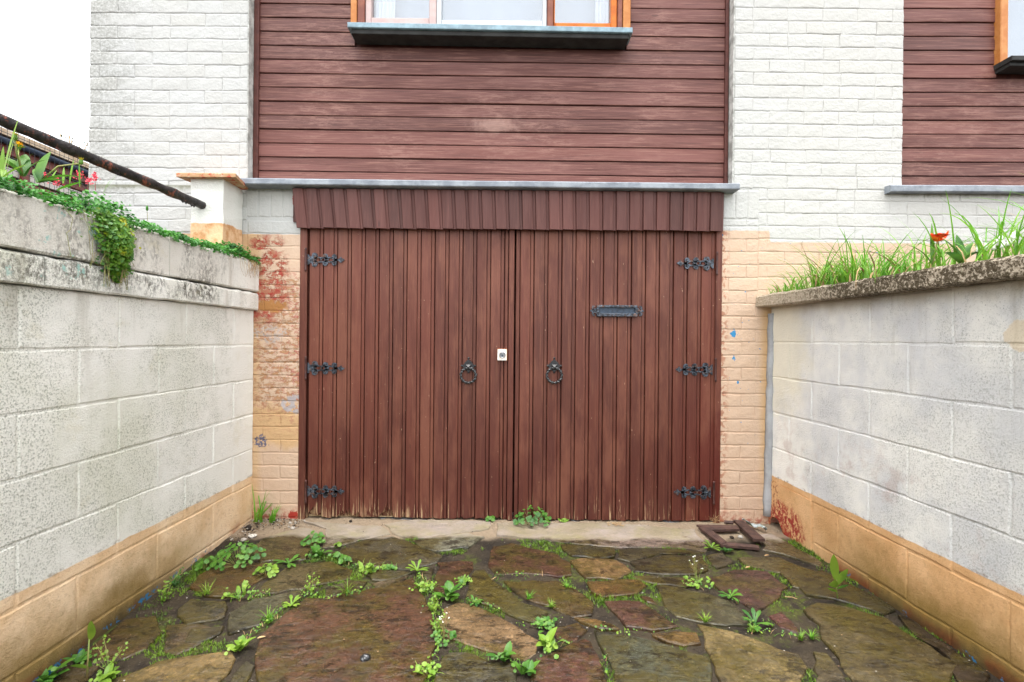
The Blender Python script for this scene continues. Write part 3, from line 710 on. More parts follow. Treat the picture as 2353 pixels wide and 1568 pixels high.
def scroll(m, cx, cz, y, size, sx, sz, thick=.0042):
    # flat bar curling outwards from the strap; sx, sz: mirror
    path = []
    for i in range(22):
        f = i / 21; a = -.5 * math.pi + f * 3.1 * math.pi; r = size * (1 - .80 * f)
        path.append((cx + sx * (r * math.cos(a)), cz + sz * (size * 1.02 + r * math.sin(a))))
    wd = [thick * (1.25 - .5 * i / 21) for i in range(22)]
    ribbon(m, path, wd, y, .004)
def ribbon(m, path, wd, y, th):
    n = len(path); L = []; Rr = []
    for i, p in enumerate(path):
        a = path[max(0, i - 1)]; b = path[min(n - 1, i + 1)]
        dx, dz = b[0] - a[0], b[1] - a[1]; l = math.hypot(dx, dz) or 1
        nx, nz = -dz / l, dx / l; q = wd[i] if isinstance(wd, list) else wd
        L.append((p[0] + nx * q, p[1] + nz * q)); Rr.append((p[0] - nx * q, p[1] - nz * q))
    vs = []
    for i in range(n): vs += [(L[i][0], y, L[i][1]), (Rr[i][0], y, Rr[i][1]), (L[i][0], y + th, L[i][1]), (Rr[i][0], y + th, Rr[i][1])]
    fs = [(0, 2, 3, 1), (4 * n - 4, 4 * n - 3, 4 * n - 1, 4 * n - 2)]
    for i in range(n - 1):
        a = 4 * i; b = a + 4
        fs += [(a, a + 1, b + 1, b), (a + 2, b + 2, b + 3, a + 3), (a, b, b + 2, a + 2), (a + 1, a + 3, b + 3, b + 1)]
    m.add(vs, fs)
def strap_hinge(x, z, d, parent):     # d: +1 points to +x
    m = MB(); y = -.0035; T = .004
    X = lambda q: x + d * q
    def plate(pts):
        pts = [(X(a), z + b) for a, b in pts]
        m.prism(pts if d > 0 else pts[::-1], y, y + T, .04)
    # tail plate with a scalloped edge
    up = [(0, .032), (.012, .026), (.016, .018), (.026, .020), (.034, .012), (.050, .013)]
    plate(up + [(a, -b) for a, b in reversed(up)])
    # pierced strap: two rails round each slot
    for s in (1, -1):
        ribbon(m, [(X(.048), z + s * .010), (X(.066), z + s * .0135), (X(.080), z + s * .0105), (X(.096), z + s * .0125), (X(.112), z + s * .006)], .0042, y, T)
        ribbon(m, [(X(.112), z + s * .007), (X(.128), z + s * .0135), (X(.142), z + s * .011), (X(.160), z + s * .0035), (X(.176), z + s * .002)], .0042, y, T)
    plate([(.076, .010), (.084, .010), (.084, -.010), (.076, -.010)]); plate([(.100, .010), (.124, .010), (.124, -.010), (.100, -.010)])
    plate([(.156, .007), (.182, .0055), (.182, -.0055), (.156, -.007)])
    tip = [(.180, .005), (.186, .011), (.196, .018), (.199, .009), (.206, .008), (.216, 0)]
    plate(tip + [(a, -b) for a, b in reversed(tip[:-1])])
    for cx, sz_ in ((.050, .0170), (.112, .0140), (.164, .0125)):
        for s in (1, -1): scroll(m, X(cx - .010), z + s * .006, y, sz_, d, s, .0046)
    for cx in (.022, .118, .196): m.lathe((X(cx), y - .0022, z), [(.0042, .003), (.0034, .0008), (.0012, 0)], 8)
    return m.build('strap_hinge', M['iron'], parent)
def hinge_pin(x, z, parent, y=-.010):
    m = MB(); m.lathe((x, y, z), [(.004, -.068), (.0068, -.064), (.0068, -.056), (.0060, -.054), (.0064, -.02), (.0064, .02), (.0060, .054), (.0068, .056), (.0068, .064), (.004, .068)], 10, 'z')
    return m.build('hinge_pin', M['hinge_pin'], parent, True)
for yy in (597, 846, 1129): 
    X0, Zz = F(706, yy); strap_hinge(X0 + .002, Zz, 1, DL); hinge_pin(F(704, yy)[0], Zz, DL)
for yy, px in ((606, 1641), (850, 1638), (1132, 1634)):
    X0, Zz = F(px, yy); strap_hinge(X0 - .002, Zz, -1, DR); hinge_pin(F(px + 5, yy)[0], Zz, DR)
def ring_handle(x, z, parent):
    m = MB(); y = .001
    # shield plate with three lobes
    pl = [(-.022, -.004), (-.027, .004), (-.021, .009), (-.011, .022), (-.004, .027), (0, .034), (.004, .027), (.011, .022), (.021, .009), (.027, .004), (.022, -.004), (.012, -.013), (0, -.023), (-.012, -.013)]
    k_ = 1.42
    m.prism([(x + a * k_, z + .030 + b * k_) for a, b in pl], y - .004, y + .003, .05)
    for a, b in ((0, .035), (-.027, .004), (.027, .004), (0, -.022)): m.lathe((x + a * k_, y - .006, z + .030 + b * k_), [(.0066, .006), (.0056, .002), (.002, 0)], 8)
    c = (x, y - .026, z + .028); q = .0150     # pyramid boss
    m.add([(c[0] - q, y - .010, c[2] - q), (c[0] + q, y - .010, c[2] - q), (c[0] + q, y - .010, c[2] + q), (c[0] - q, y - .010, c[2] + q), c,
           (c[0] - q, y, c[2] - q), (c[0] + q, y, c[2] - q), (c[0] + q, y, c[2] + q), (c[0] - q, y, c[2] + q)],
          [(0, 1, 4), (1, 2, 4), (2, 3, 4), (3, 0, 4), (0, 5, 6, 1), (1, 6, 7, 2), (2, 7, 8, 3), (3, 8, 5, 0), (5, 8, 7, 6)])
    # rope-twisted ring hanging from the boss
    RR = .0430; N = 72; K = 8; cz = z - .019; vs = []; fs = []
    for i in range(N):
        a = 2 * math.pi * i / N
        for k in range(K):
            b = 2 * math.pi * k / K; rr = .0074 * (1 + .26 * math.cos(2 * b + 13 * a))
            R2 = RR + rr * math.cos(b)
            vs.append((x + R2 * math.sin(a), y - .013 + rr * math.sin(b), cz + R2 * math.cos(a)))
    for i in range(N):
        for k in range(K): fs.append((i * K + k, ((i + 1) % N) * K + k, ((i + 1) % N) * K + (k + 1) % K, i * K + (k + 1) % K))
    m.add(vs, fs)
    return m.build('ring_handle', M['iron_black'], parent)
X0, Zz = F(1076.5, 855); ring_handle(X0, Zz, DL)
X0, Zz = F(1273.5, 855); ring_handle(X0, Zz, DR)
# lock plate
X0, Zz = F(1154, 815.5, -.006); hw, hh = .0275, .0335
m = MB(); m.bbox(X0 - hw, X0 + hw, -.009, .012, Zz - hh, Zz + hh, .002); m.build('lock_plate', M['lockwhite'], DL)
m = MB(); m.box(X0 + hw - .004, X0 + hw + .0008, -.0085, .010, Zz - hh, Zz + hh); m.box(X0 - hw - .0008, X0 + hw - .004, -.0085, .01, Zz + hh - .003, Zz + hh + .0008); m.build('lock_plate_rim', M['rust'], DL)
m = MB(); m.lathe((X0 + .001, -.0148, Zz - .001), [(.0185, .007), (.0185, .002), (.016, 0), (.0145, .0012), (.0135, .0035)], 20); m.build('lock_cylinder', M['steel'], DL)
m = MB(); m.lathe((X0 + .001, -.0128, Zz - .0045), [(.0062, .004), (.0058, 0)], 12); m.box(X0, X0 + .002, -.0134, -.0120, Zz - .008, Zz - .002); m.build('keyway', M['iron'], DL)
# letter plate
LX0, LZ = F(1371, 714.5); LX1, _ = F(1464, 714.5); hh = .0330
m = MB(); y = -.010
for a, b, c, d in ((LX0, LX1, LZ + .019, LZ + hh), (LX0, LX1, LZ - hh, LZ - .014), (LX0, LX0 + .014, LZ - .0135, LZ + .0185), (LX1 - .012, LX1, LZ - .0135, LZ + .0185)): m.bbox(a, b, y - .003, .012, c, d, .002)
for sx, xe in ((-1, LX0), (1, LX1)):
    pts = [(0, .020), (.010, .012), (.018, .013), (.022, .008), (.030, .007), (.042, 0), (.030, -.007), (.022, -.008), (.018, -.013), (.010, -.012), (0, -.020)]
    m.prism([(xe + sx * a, LZ + b) for a, b in pts][::sx], y + .003, y + .009, .05)
    for s in (1, -1):
        ribbon(m, [(xe + sx * .018, LZ + s * .008), (xe + sx * .025, LZ + s * .016), (xe + sx * .022, LZ + s * .025), (xe + sx * .014, LZ + s * .026), (xe + sx * .013, LZ + s * .021)], [.005, .005, .0045, .004, .003], y + .003, .005)
    m.lathe((xe + sx * .010, y - .004, LZ), [(.006, .008), (.005, .002), (.002, 0)], 8)
LP = m.build('letter_plate', M['iron'], DR)
m = MB(); m.box(LX0 + .014, LX1 - .012, -.001, .011, LZ - .014, LZ + .019); M['flap'] = mat_plain('blue grey flap', lin(66, 80, 96), lin(44, 54, 66), 40, .45, .1); m.build('letter_flap', M['flap'], DR)

# --- sloping board valance under the ledge
val = MB(); val.box(F(680, 0)[0], F(1664, 0)[0], -.012, .008, 1.72, 1.905)
VP = val.build('valance', M['trim'], HOUSE)
rv = random.Random(4); nb = 32
VX0, VX1 = F(676, 0, -.04)[0], F(1668, 0, -.04)[0]
for k in range(nb):
    f = k / (nb - 1); xa = VX0 + (VX1 - VX0) * k / nb; xb = VX0 + (VX1 - VX0) * (k + 1) / nb
    sh = .024 * (1 - f) ** 1.3 if f < .95 else 0.0                # lower end pushed along, more at one side
    sl = .055 * max(0, 1 - f * 1.15) + rv.uniform(-.008, .008)      # cut ends: saw-tooth
    zt, zb = 1.905, 1.683 + rv.uniform(-.002, .002) + .002 * f
    w_ = xb - xa; g = .017
    xs = [(0, .012), (.0008, .002), (.003, 0), (w_ - g - .004, 0), (w_ - g, .003), (w_ - g + .001, .008), (w_ - .003, .008), (w_ - .001, .010), (w_ + .0015, .012)]
    vs = []; n = len(xs); yt, yb = -.047, -.040 + rv.uniform(-.002, .002) 
    for x, d in xs: vs.append((xa + x + sh, yb + d + (.0025 if x > w_ * .5 else 0), zb - (x / w_ - .5) * sl * w_ * .7))
    for x, d in xs: vs.append((xa + x, yt + d, zt))
    for x, d in xs: vs.append((xa + x, yt + .020, zt))
    for x, d in xs: vs.append((xa + x + sh, yb + .020, zb - (x / w_ - .5) * sl * w_ * .7))
    fs = []
    for a in range(4):
        b = (a + 1) % 4
        for i in range(n - 1): fs.append((a * n + i, a * n + i + 1, b * n + i + 1, b * n + i))
    fs += [(0, n, 2 * n, 3 * n), (n - 1, 4 * n - 1, 3 * n - 1, 2 * n - 1)]
    m = MB(); m.add(vs, fs); m.build('board', M['valance'], VP)

# ================================================================== PILLAR, RAIL
pz0 = 1.40
px0, pxf, pxb = F(443, 0, -.21)[0], F(517, 0, -.21)[0], F(562, 0, -.005)[0]
PIL = thing('garden_pillar', ((px0 + pxf) / 2, -.1, pz0), 'white rendered pillar with a red edged slab cap beside the garage', 'pillar')
m = MB(); outl = [(px0, -.21), (pxf, -.21), (pxb, -.006), (px0, -.006)]
N = 9; vs = []; fs = []; rp = random.Random(8)
for j in range(N + 1):
    z = pz0 + (1.906 - pz0) * j / N
    for x, y in outl: vs.append((x + rp.uniform(-.003, .003), y + (rp.uniform(-.003, .003) if y < -.1 else 0), z))
for j in range(N):
    for i in range(4): fs.append((4 * j + i, 4 * j + (i + 1) % 4, 4 * j + 4 + (i + 1) % 4, 4 * j + 4 + i))
fs += [(3, 2, 1, 0), (4 * N, 4 * N + 1, 4 * N + 2, 4 * N + 3)]
m.add(vs, fs); m.build('shaft', M['pillar'], PIL)
cx0, cxf, cxb = F(408, 0, -.25)[0], F(545, 0, -.25)[0], F(577, 0, -.0)[0]
m = MB(); ol = [(cx0, -.25), (cxf, -.25), (cxb, -.012), (cx0 + .03, -.012)]
def ptop(x, y, z): return (x, y, z)
n4 = 4; T0, T1 = 1.903, 1.925
vs = [(x, y, T0) for x, y in ol] + [(x, y, T1 - .004) for x, y in ol] + [(x + (.004 if x < -1.6 else -.004), y + (.004 if y < -.1 else 0), T1) for x, y in ol]
fs = [(3, 2, 1, 0), (8, 9, 10, 11)] + [(a * 4 + i, a * 4 + (i + 1) % 4, a * 4 + 4 + (i + 1) % 4, a * 4 + 4 + i) for a in range(2) for i in range(4)]
m.add(vs, fs); m.build('cap', M['cap'], PIL)
ra = F(481, 479, -.16); rb_ = F(0, 275, -1.13); ra = (ra[0], -.16, ra[1]); rb_ = (rb_[0], -1.13, rb_[1])
A = Vector(ra); B = Vector(rb_); d_ = (B - A)
RAIL = thing('handrail', (A.x, A.y, A.z), 'black flaking metal handrail fixed into the white pillar', 'handrail')
path = []; rad = []; rr = random.Random(2)
for i in range(70):
    p = A + d_ * (i / 69 * 2.3) + Vector((0, -.0, 0)); path.append((p.x, p.y, p.z)); rad.append(.0215 + (rr.uniform(-.0015, .0028) if i > 6 else 0))
m = MB(); m.tube(path, rad, 14)
m.v = [(x, y, z + (.0030 * mnoise.noise((x * 30, y * 30, z * 30)))) for x, y, z in m.v]
m.build('rail', M['rail'], RAIL, True)
m = MB()
for f, sz in ((.14, .030), (.27, .012), (.53, .022), (.80, .014)):        # loose flakes of paint and rust below the rail
    p = A + d_ * f
    for k in range(4):
        q = p + d_.normalized() * rr.uniform(-sz, sz) * 1.6
        m.add([(q.x + .008, q.y, q.z - .017), (q.x + .010, q.y - sz * 1.6, q.z - .018), (q.x + .012, q.y - sz * .6, q.z - .022 - sz * .5), (q.x + .010, q.y - sz * .2, q.z - .020 - sz * .25),
               (q.x + .011, q.y, q.z - .016), (q.x + .0125, q.y - sz * .9, q.z - .018)], [(0, 1, 2), (0, 2, 3), (4, 0, 3), (1, 5, 2)])
m.build('paint_flakes', M['rail'], RAIL, fix=False)
# ================================================================== GROUND
m = MB(); m.box(-150, 150, -150, 150, -1.2, -.6); props(m.build('ground', M['soil']), kind='structure')
def slab(pts, z0, z1):
    m = MB(); n = len(pts); m.add([(x, y, z0) for x, y in pts] + [(x, y, z1) for x, y in pts], [tuple(range(n))[::-1], tuple(n + i for i in range(n))] + [(i, (i + 1) % n, n + (i + 1) % n, n + i) for i in range(n)]); return m
props(slab([(-14, -4.6), (-1.75, -4.6), (-1.62, .3), (-2.3, .4), (-2.3, 14), (-14, 14)], -.55, 1.40).build('garden_soil', M['soil']), kind='structure')
props(slab([(1.62, -.015), (1.80, -4.6), (12, -4.6), (12, -.015)], -.55, 1.275).build('flower_bed', M['soil']), kind='structure')
m = MB()                                       # street in front, behind the camera
m.box(-14, 14, -30, -6.0, -.58, -.30); props(m.build('street', mat_plain('asphalt', lin(70, 70, 72), lin(52, 52, 54), 40, .9, .4)), kind='structure')
# ================================================================== RETAINING WALLS
LS, LX = .024, -1.497
RS, RX_ = -.047, 1.500
def wall_pt(side, t):                          # t = distance along Y (negative towards the street)
    return (LX + LS * t) if side < 0 else (RX_ + RS * t)
rw = random.Random(21)
def block_mesh(L, H, mat, r, D=.05):
    m = MB(); nx, nz, b = 5, 3, .005; P = []; idx = {}
    for j in range(nz + 1):
        for i in range(nx + 1):
            y = -L / 2 + b + (L - 2 * b) * i / nx; z = -H / 2 + b + (H - 2 * b) * j / nz
            inn = 0 < i < nx and 0 < j < nz
            idx[i, j] = len(P); P.append((r.uniform(-.0006, .0006) + (.0004 if inn else 0), y + (0 if inn else r.uniform(-.0025, .0025)), z + (0 if inn else r.uniform(-.0025, .0025))))
    fs = [(idx[i, j], idx[i + 1, j], idx[i + 1, j + 1], idx[i, j + 1]) for j in range(nz) for i in range(nx)]
    rim = [idx[i, 0] for i in range(nx + 1)] + [idx[nx, j] for j in range(1, nz + 1)] + [idx[i, nz] for i in range(nx - 1, -1, -1)] + [idx[0, j] for j in range(nz - 1, 0, -1)]
    o = []; p = []
    for k in rim:
        x, y, z = P[k]; o.append(len(P)); P.append((x - .0030, y + (b if y > L / 2 - 2 * b else -b if y < -L / 2 + 2 * b else 0), z + (b if z > H / 2 - 2 * b else -b if z < -H / 2 + 2 * b else 0)))
    for k in o:
        x, y, z = P[k]; p.append(len(P)); P.append((-D, y, z))
    n = len(rim)
    for k in range(n):
        q = (k + 1) % n; fs += [(rim[k], o[k], o[q], rim[q]), (o[k], p[k], p[q], o[q])]
    m.add(P, fs); return m.mesh('block', mat)
def retaining(side, z0, ztop, ph0, ph1, label, mat):
    T = thing('retaining_wall', (wall_pt(side, -2), -2, -.3), label, 'wall')
    core = MB(); yb = -4.6; th = .18 * side
    def core_box(ya, yb_, za, zb_, inset):
        a, b = wall_pt(side, ya) + inset * side, wall_pt(side, yb_) + inset * side
        core.add([(a, ya, za), (a + th, ya, za), (b + th, yb_, za), (b, yb_, za), (a, ya, zb_), (a + th, ya, zb_), (b + th, yb_, zb_), (b, yb_, zb_)],
                 [(0, 1, 2, 3), (4, 7, 6, 5), (0, 4, 5, 1), (1, 5, 6, 2), (2, 6, 7, 3), (3, 7, 4, 0)])
    if side < 0: core_box(-.001, yb, -.45, ztop, .0034)
    else:
        core_box(-.001, yb, .255, ztop, .0034); core_box(-.40, yb, -.45, .254, .0034); core_box(-.001, -.399, -.45, .254, .10)
    core.build('mortar', mat, T)
    ang = math.atan(-LS) if side < 0 else math.pi + math.atan(-RS)
    cacheL = [block_mesh(.395, .195, mat, rw) for _ in range(6)]
    z = z0; k = 0
    while z < ztop - .05:
        ph = ph0 if k % 2 == 0 else ph1
        edges = [0.0]; y = -ph
        while y > yb: edges.append(y); y -= .400
        edges.append(yb)
        for a, b in zip(edges, edges[1:]):
            L = a - b - .005
            if L < .03: continue
            if side > 0 and z + .2 < .26 and z > -.2 and a > -.40:      # broken corner with a hole: own piece below
                if b > -.40: continue
                a2 = -.405; L = a2 - b - .005; a = a2
                if L < .03: continue
            me = rw.choice(cacheL) if abs(L - .395) < .003 else block_mesh(L, .195, mat, rw)
            o = bpy.data.objects.new('block', me); link(o, T)
            yc = (a + b) / 2
            o.location = (wall_pt(side, yc) + rw.uniform(-.0013, .0013), yc, z + .100 + rw.uniform(-.002, .002))
            o.rotation_euler = (rw.uniform(-.006, .006), rw.uniform(-.006, .006), ang)
        z += .200; k += 1
    return T
LW = retaining(-1, -.394, 1.206, .39, .21, 'low white block wall topped by a creeper, with an apricot band along its foot', M['block_l'])
RWALL = retaining(1, -.35, 1.25, .196, .39, 'white block wall under a mossy concrete coping, with a tan band along its foot', M['block_r'])
# broken foot of the right wall near the door: rendered plate with an arched hole, dark pipe behind
m = MB()
def rp_(t, z, off=0.0): return (wall_pt(1, t) + off, t, z)
arch = [(0, -.12), (0, .03), (-.025, .035), (-.045, .052), (-.075, .060), (-.105, .052), (-.135, .022), (-.155, -.010), (-.185, -.022), (-.21, -.030), (-.235, -.026), (-.26, -.055), (-.26, -.12)]
top = [(0, .252), (-.06, .252), (-.12, .252), (-.2, .252), (-.3, .252), (-.398, .252)]
outer = top + [(-.398, .1), (-.398, -.12)] + arch[::-1]
def edge_ring(off, jit=0): return [(wall_pt(1, t) + off + (rw.uniform(-jit, jit)), t, z) for t, z in outer]
fr_, bk_ = edge_ring(-.004, .003), edge_ring(.055)
n = len(outer); m.add(fr_ + bk_, [tuple(range(n))] + [(i, (i + 1) % n, n + (i + 1) % n, n + i) for i in range(n)])
m.build('broken_render', M['block_r'], RWALL)
m = MB(); m.tube([rp_(-.075, -.12, .07), rp_(-.075, .05, .07)], .030, 10); m.tube([rp_(-.13, -.14, .075), rp_(-.13, .02, .075)], .022, 10); m.build('drain_pipe', M['iron'], RWALL, True)
# left coping: a thin course and a taller course with a crack between
def coping_course(z0, z1, joints, off, name, T, side, mat, th=.20, jag=0.0):
    e = [0.008] + joints + [-4.6]
    for a, b in zip(e, e[1:]):
        N = max(2, int((a - b) / .05)); m = MB(); vs = []
        for i in range(N + 1):
            t = a - .0015 - (a - b - .003) * i / N; x = wall_pt(side, t) - side * off
            j1, j2 = rw.uniform(-.003, .003), rw.uniform(-jag, jag)
            prof = [(x + side * th, z0), (x + side * .006, z0 + rw.uniform(-.002, .002)), (x + j1, z0 + .006), (x + j1, (z0 + z1) / 2), (x + j1, z1 - .010 + j2), (x + side * .010, z1 + j2), (x + side * th, z1 + .004)]
            vs += [(px_, t, pz) for px_, pz in prof]
        q = 7; fs = [tuple(range(q)), tuple(N * q + k for k in range(q))[::-1]]
        for i in range(N):
            for k in range(q): fs.append((i * q + k, (i + 1) * q + k, (i + 1) * q + (k + 1) % q, i * q + (k + 1) % q))
        m.add(vs, fs); m.build(name, mat, T)
coping_course(1.209, 1.307, [-.62, -1.35, -2.1, -3.0], .026, 'coping_slab', LW, -1, M['block_l'], jag=.004)
coping_course(1.3150, 1.490, [-.36, -.755, -1.15, -1.55, -2.35, -3.2], .023, 'coping_block', LW, -1, M['block_l'], th=.21, jag=.007)
coping_course(1.250, 1.318, [-1.62, -2.9], .085, 'coping_slab', RWALL, 1, M['coping'], th=.30, jag=.003)
# grey cement fillet in the corner by the pier
m = MB(); N = 26; vs = []
for i in range(N + 1):
    z = .045 + (1.215 - .045) * i / N; x = wall_pt(1, 0); wv = .018 + .010 * mnoise.noise((0, 3, z * 19)); wr = .012 + .008 * mnoise.noise((4, 0, z * 11))
    lean = -.02 * (1 - z / 1.2)
    vs += [(x - wv * .8 - .004 + lean, -.004, z), (x - wv * .3 - .004 + lean, -.018, z), (x - .005 + lean * .3, -.018 - wr, z), (x + .006, -.018 - wr, z), (x + .006, .0, z)]
fs = [tuple(range(5)), tuple(N * 5 + k for k in range(5))[::-1]]
for i in range(N):
    for k in range(5): fs.append((i * 5 + k, i * 5 + (k + 1) % 5, i * 5 + 5 + (k + 1) % 5, i * 5 + 5 + k))
m.add(vs, fs); m.build('cement_fillet', M['cement'], RWALL, True)

# ================================================================== PAVED DRIVE
m = MB(); NX, NY = 170, 130; x0, x1, y0, y1 = -1.62, 1.74, 0.06, -3.6; vs = []
for j in range(NY + 1):
    for i in range(NX + 1):
        x = x0 + (x1 - x0) * i / NX; y = y0 + (y1 - y0) * j / NY
        vs.append((x, y, ground_z(x, y) - .0015 + .008 * mnoise.noise((x * 7, y * 7, 1)) + .006 * mnoise.noise((x * 23, y * 23, 5))))
m.add(vs, [(j * (NX + 1) + i, j * (NX + 1) + i + 1, (j + 1) * (NX + 1) + i + 1, (j + 1) * (NX + 1) + i) for j in range(NY) for i in range(NX)])
DRIVE = m.build('driveway', M['joint'], None, True); props(DRIVE, kind='structure')
m = MB(); m.box(-1.65, 1.8, -6.0, -3.55, -.5, -.2); props(m.build('pavement', M['joint']), kind='structure')
C = {'purple': (.115, .058, .050), 'grey': (.118, .100, .074), 'olive': (.120, .096, .050), 'tan': (.25, .175, .100), 'brown': (.175, .105, .048), 'slate': (.098, .092, .078), 'rust': (.135, .075, .030), 'dark': (.075, .066, .048), 'pale': (.27, .25, .22)}
OA, OB, OC, OD = (0, 1900, .595), (800, 2000, .595), (1900, 2000, .595), (2800, 1900, .5508)
STONES = [
 (OB, 'olive', [(560,225),(700,190),(840,250),(745,330),(720,410),(400,428),(330,340),(420,270)]),
 (OB, 'pale', [(700,150),(890,160),(1230,185),(1275,230),(1130,262),(960,310),(830,330),(850,200)]),
 (OB, 'pale', [(1250,170),(1460,135),(1955,150),(1945,200),(1800,222),(1430,270),(1295,232)]),
 (OB, 'pale', [(1440,278),(1800,232),(1910,262),(1800,325),(1610,362),(1500,335)]),
 (OB, 'grey', [(1000,310),(1150,268),(1290,245),(1400,285),(1640,378),(1600,425),(1400,480),(1180,455),(1040,432),(890,362)]),
 (OA, 'rust', [(1340,680),(1500,612),(1740,598),(1880,600),(1850,660),(1700,740),(1540,832),(1440,832),(1260,765)]),
 (OB, 'olive', [(540,485),(660,430),(880,422),(1040,480),(1000,542),(760,590),(520,632),(330,655),(430,575)]),
 (OB, 'grey', [(1060,490),(1240,475),(1420,495),(1310,540),(1160,548),(1130,520)]),
 (OB, 'grey', [(830,605),(1010,552),(1120,562),(1070,640),(930,655),(830,665)]),
 (OB, 'grey', [(1160,570),(1260,545),(1400,520),(1330,570),(1190,605)]),
 (OB, 'purple', [(1605,422),(1830,416),(1840,470),(1760,560),(1690,622),(1580,650),(1562,600),(1600,485)]),
 (OC, 'purple', [(110,318),(250,300),(360,325),(560,375),(635,430),(640,510),(560,530),(480,508),(150,508),(95,455)]),
 (OB, 'grey', [(370,672),(560,640),(700,612),(670,665),(585,742),(440,792),(390,850),(205,912),(180,890),(200,765)]),
 (OB, 'grey', [(-60,695),(185,690),(165,785),(110,822),(-80,850),(-130,800)]),
 (OB, 'grey', [(-70,880),(160,868),(150,905),(60,955),(-20,985),(-90,960)]),
 (OB, 'purple', [(690,685),(900,662),(1230,602),(1440,545),(1475,625),(1535,720),(1560,820),(1578,900),(1590,980),(1560,1100),(1500,1240),(1480,1300),(380,1300),(372,1120),(395,930),(500,842)]),
 (OB, 'slate', [(1500,475),(1580,452),(1560,540),(1515,560)]),
 (OB, 'olive', [(1840,490),(1905,478),(1985,565),(2100,645),(2180,705),(2350,762),(2335,800),(2240,828),(2060,785),(1990,735),(1900,698),(1800,655),(1805,565)]),
 (OB, 'tan', [(1640,745),(1740,695),(1880,722),(1975,775),(2130,855),(2285,960),(2262,1040),(2180,1095),(1970,1035),(1800,975),(1655,930),(1605,850)]),
 (OB, 'slate', [(1625,1065),(1690,1025),(1860,1052),(1960,1105),(2120,1118),(2135,1240),(2120,1310),(1545,1310)]),
 (OC, 'purple', [(405,1095),(560,1025),(725,955),(785,962),(845,1070),(895,1235),(900,1310),(340,1310)]),
 (OC, 'purple', [(520,872),(690,842),(740,890),(698,958),(640,978),(545,940)]),
 (OC, 'slate', [(800,892),(1000,912),(1280,982),(1420,1032),(1575,1082),(1605,1230),(1610,1310),(935,1310),(905,1090)]),
 (OC, 'tan', [(1502,842),(1850,932),(2050,1012),(2195,1062),(2235,1140),(2190,1230),(2150,1310),(1690,1310),(1605,1110),(1560,1000)]),
 (OC, 'brown', [(1175,902),(1350,902),(1485,912),(1522,980),(1400,988),(1210,930)]),
 (OC, 'purple', [(870,702),(1000,692),(1110,702),(1215,762),(1300,820),(1385,868),(1200,880),(1020,868),(955,800)]),
 (OC, 'grey', [(1215,585),(1350,592),(1560,642),(1700,692),(1825,780),(1835,848),(1680,858),(1520,828),(1350,798),(1275,720)]),
 (OC, 'tan', [(642,422),(760,402),(960,417),(1045,490),(1005,520),(930,545),(740,535),(685,488)]),
 (OC, 'brown', [(745,562),(960,552),(1090,545),(1165,590),(1090,640),(970,650),(850,660),(785,620)]),
 (OC, 'dark', [(1050,425),(1290,382),(1530,385),(1580,475),(1420,515),(1180,508),(1075,488)]),
 (OC, 'purple', [(1575,535),(1750,475),(1965,492),(2100,592),(2015,700),(1890,758),(1765,688),(1650,620)]),
 (OC, 'olive', [(1750,395),(2040,400),(2300,500),(2340,640),(2140,600),(2060,505),(1840,460)]),
 (OC, 'grey', [(1545,385),(1650,360),(1740,430),(1640,465),(1590,450)]),
 (OC, 'purple', [(1965,792),(2040,755),(2135,820),(2195,890),(2182,915),(2055,868)]),
 (OD, 'olive', [(745,995),(840,945),(1080,985),(1360,1060),(1480,1150),(1880,1400),(1800,1600),(1150,1600),(985,1340),(885,1200),(870,1100)]),
 (OD, 'grey', [(825,1295),(930,1310),(1050,1460),(1120,1600),(830,1600)]),
 (OD, 'dark', [(660,765),(880,705),(1090,800),(1280,895),(1400,985),(1340,1030),(1100,945),(760,880)]),
 (OC, 'pale', [(150,165),(560,162),(1000,165),(1480,205),(1560,325),(1540,350),(1300,322),(960,322),(580,292),(140,245)]),
 (OC, 'dark', [(580,305),(940,335),(945,390),(830,408),(645,388),(575,345)]),
 (OC, 'olive', [(205,560),(540,555),(690,620),(810,700),(780,775),(640,795),(505,725),(340,675)]),
 (OA, 'olive', [(640,1115),(830,985),(1050,955),(1095,1060),(1000,1175),(820,1255),(560,1285),(500,1235)]),
 (OA, 'grey', [(1115,1015),(1300,1008),(1495,1048),(1475,1080),(1170,1225),(1090,1195),(1115,1090)]),
 (OA, 'tan', [(720,1400),(1070,1275),(1350,1215),(1550,1195),(1580,1240),(1545,1330),(1500,1395),(1440,1480),(560,1480)]),
 (OA, 'slate', [(1190,922),(1285,852),(1525,862),(1505,930),(1430,985),(1290,985),(1190,968)]),
 (OA, 'grey', [(1565,1350),(1640,1265),(1715,1295),(1690,1370),(1640,1460),(1530,1460)]),
 (OC, 'pale', [(1905,240),(2000,235),(2170,335),(2330,428),(2330,455),(2050,365),(1925,345),(1950,310)]),
 (OC, 'olive', [(1050,520),(1180,522),(1400,530),(1530,560),(1420,588),(1220,572),(1120,560)]),
 (OC, 'dark', [(960,340),(1290,330),(1540,362),(1480,378),(1280,372),(1045,415),(965,395)]),
 (OC, 'brown', [(660,805),(800,815),(930,850),(990,885),(840,875),(700,830)]),
 (OD, 'dark', [(1420,1030),(1500,1045),(1800,1250),(2100,1470),(2050,1600),(1920,1600),(1900,1395),(1520,1150)]),
 (OC, 'purple', [(1110,650),(1190,660),(1225,715),(1150,700)]),
 (OA, 'olive', [(430,1290),(560,1300),(690,1290),(600,1380),(480,1480),(270,1480)]),
]
def poly_in(p, poly):
    x, y = p; c = False; n = len(poly)
    for i in range(n):
        x1_, y1_ = poly[i]; x2, y2 = poly[i - 1]
        if (y1_ > y) != (y2 > y) and x < (x2 - x1_) * (y - y1_) / (y2 - y1_) + x1_: c = not c
    return c
rs = random.Random(5); SP = []
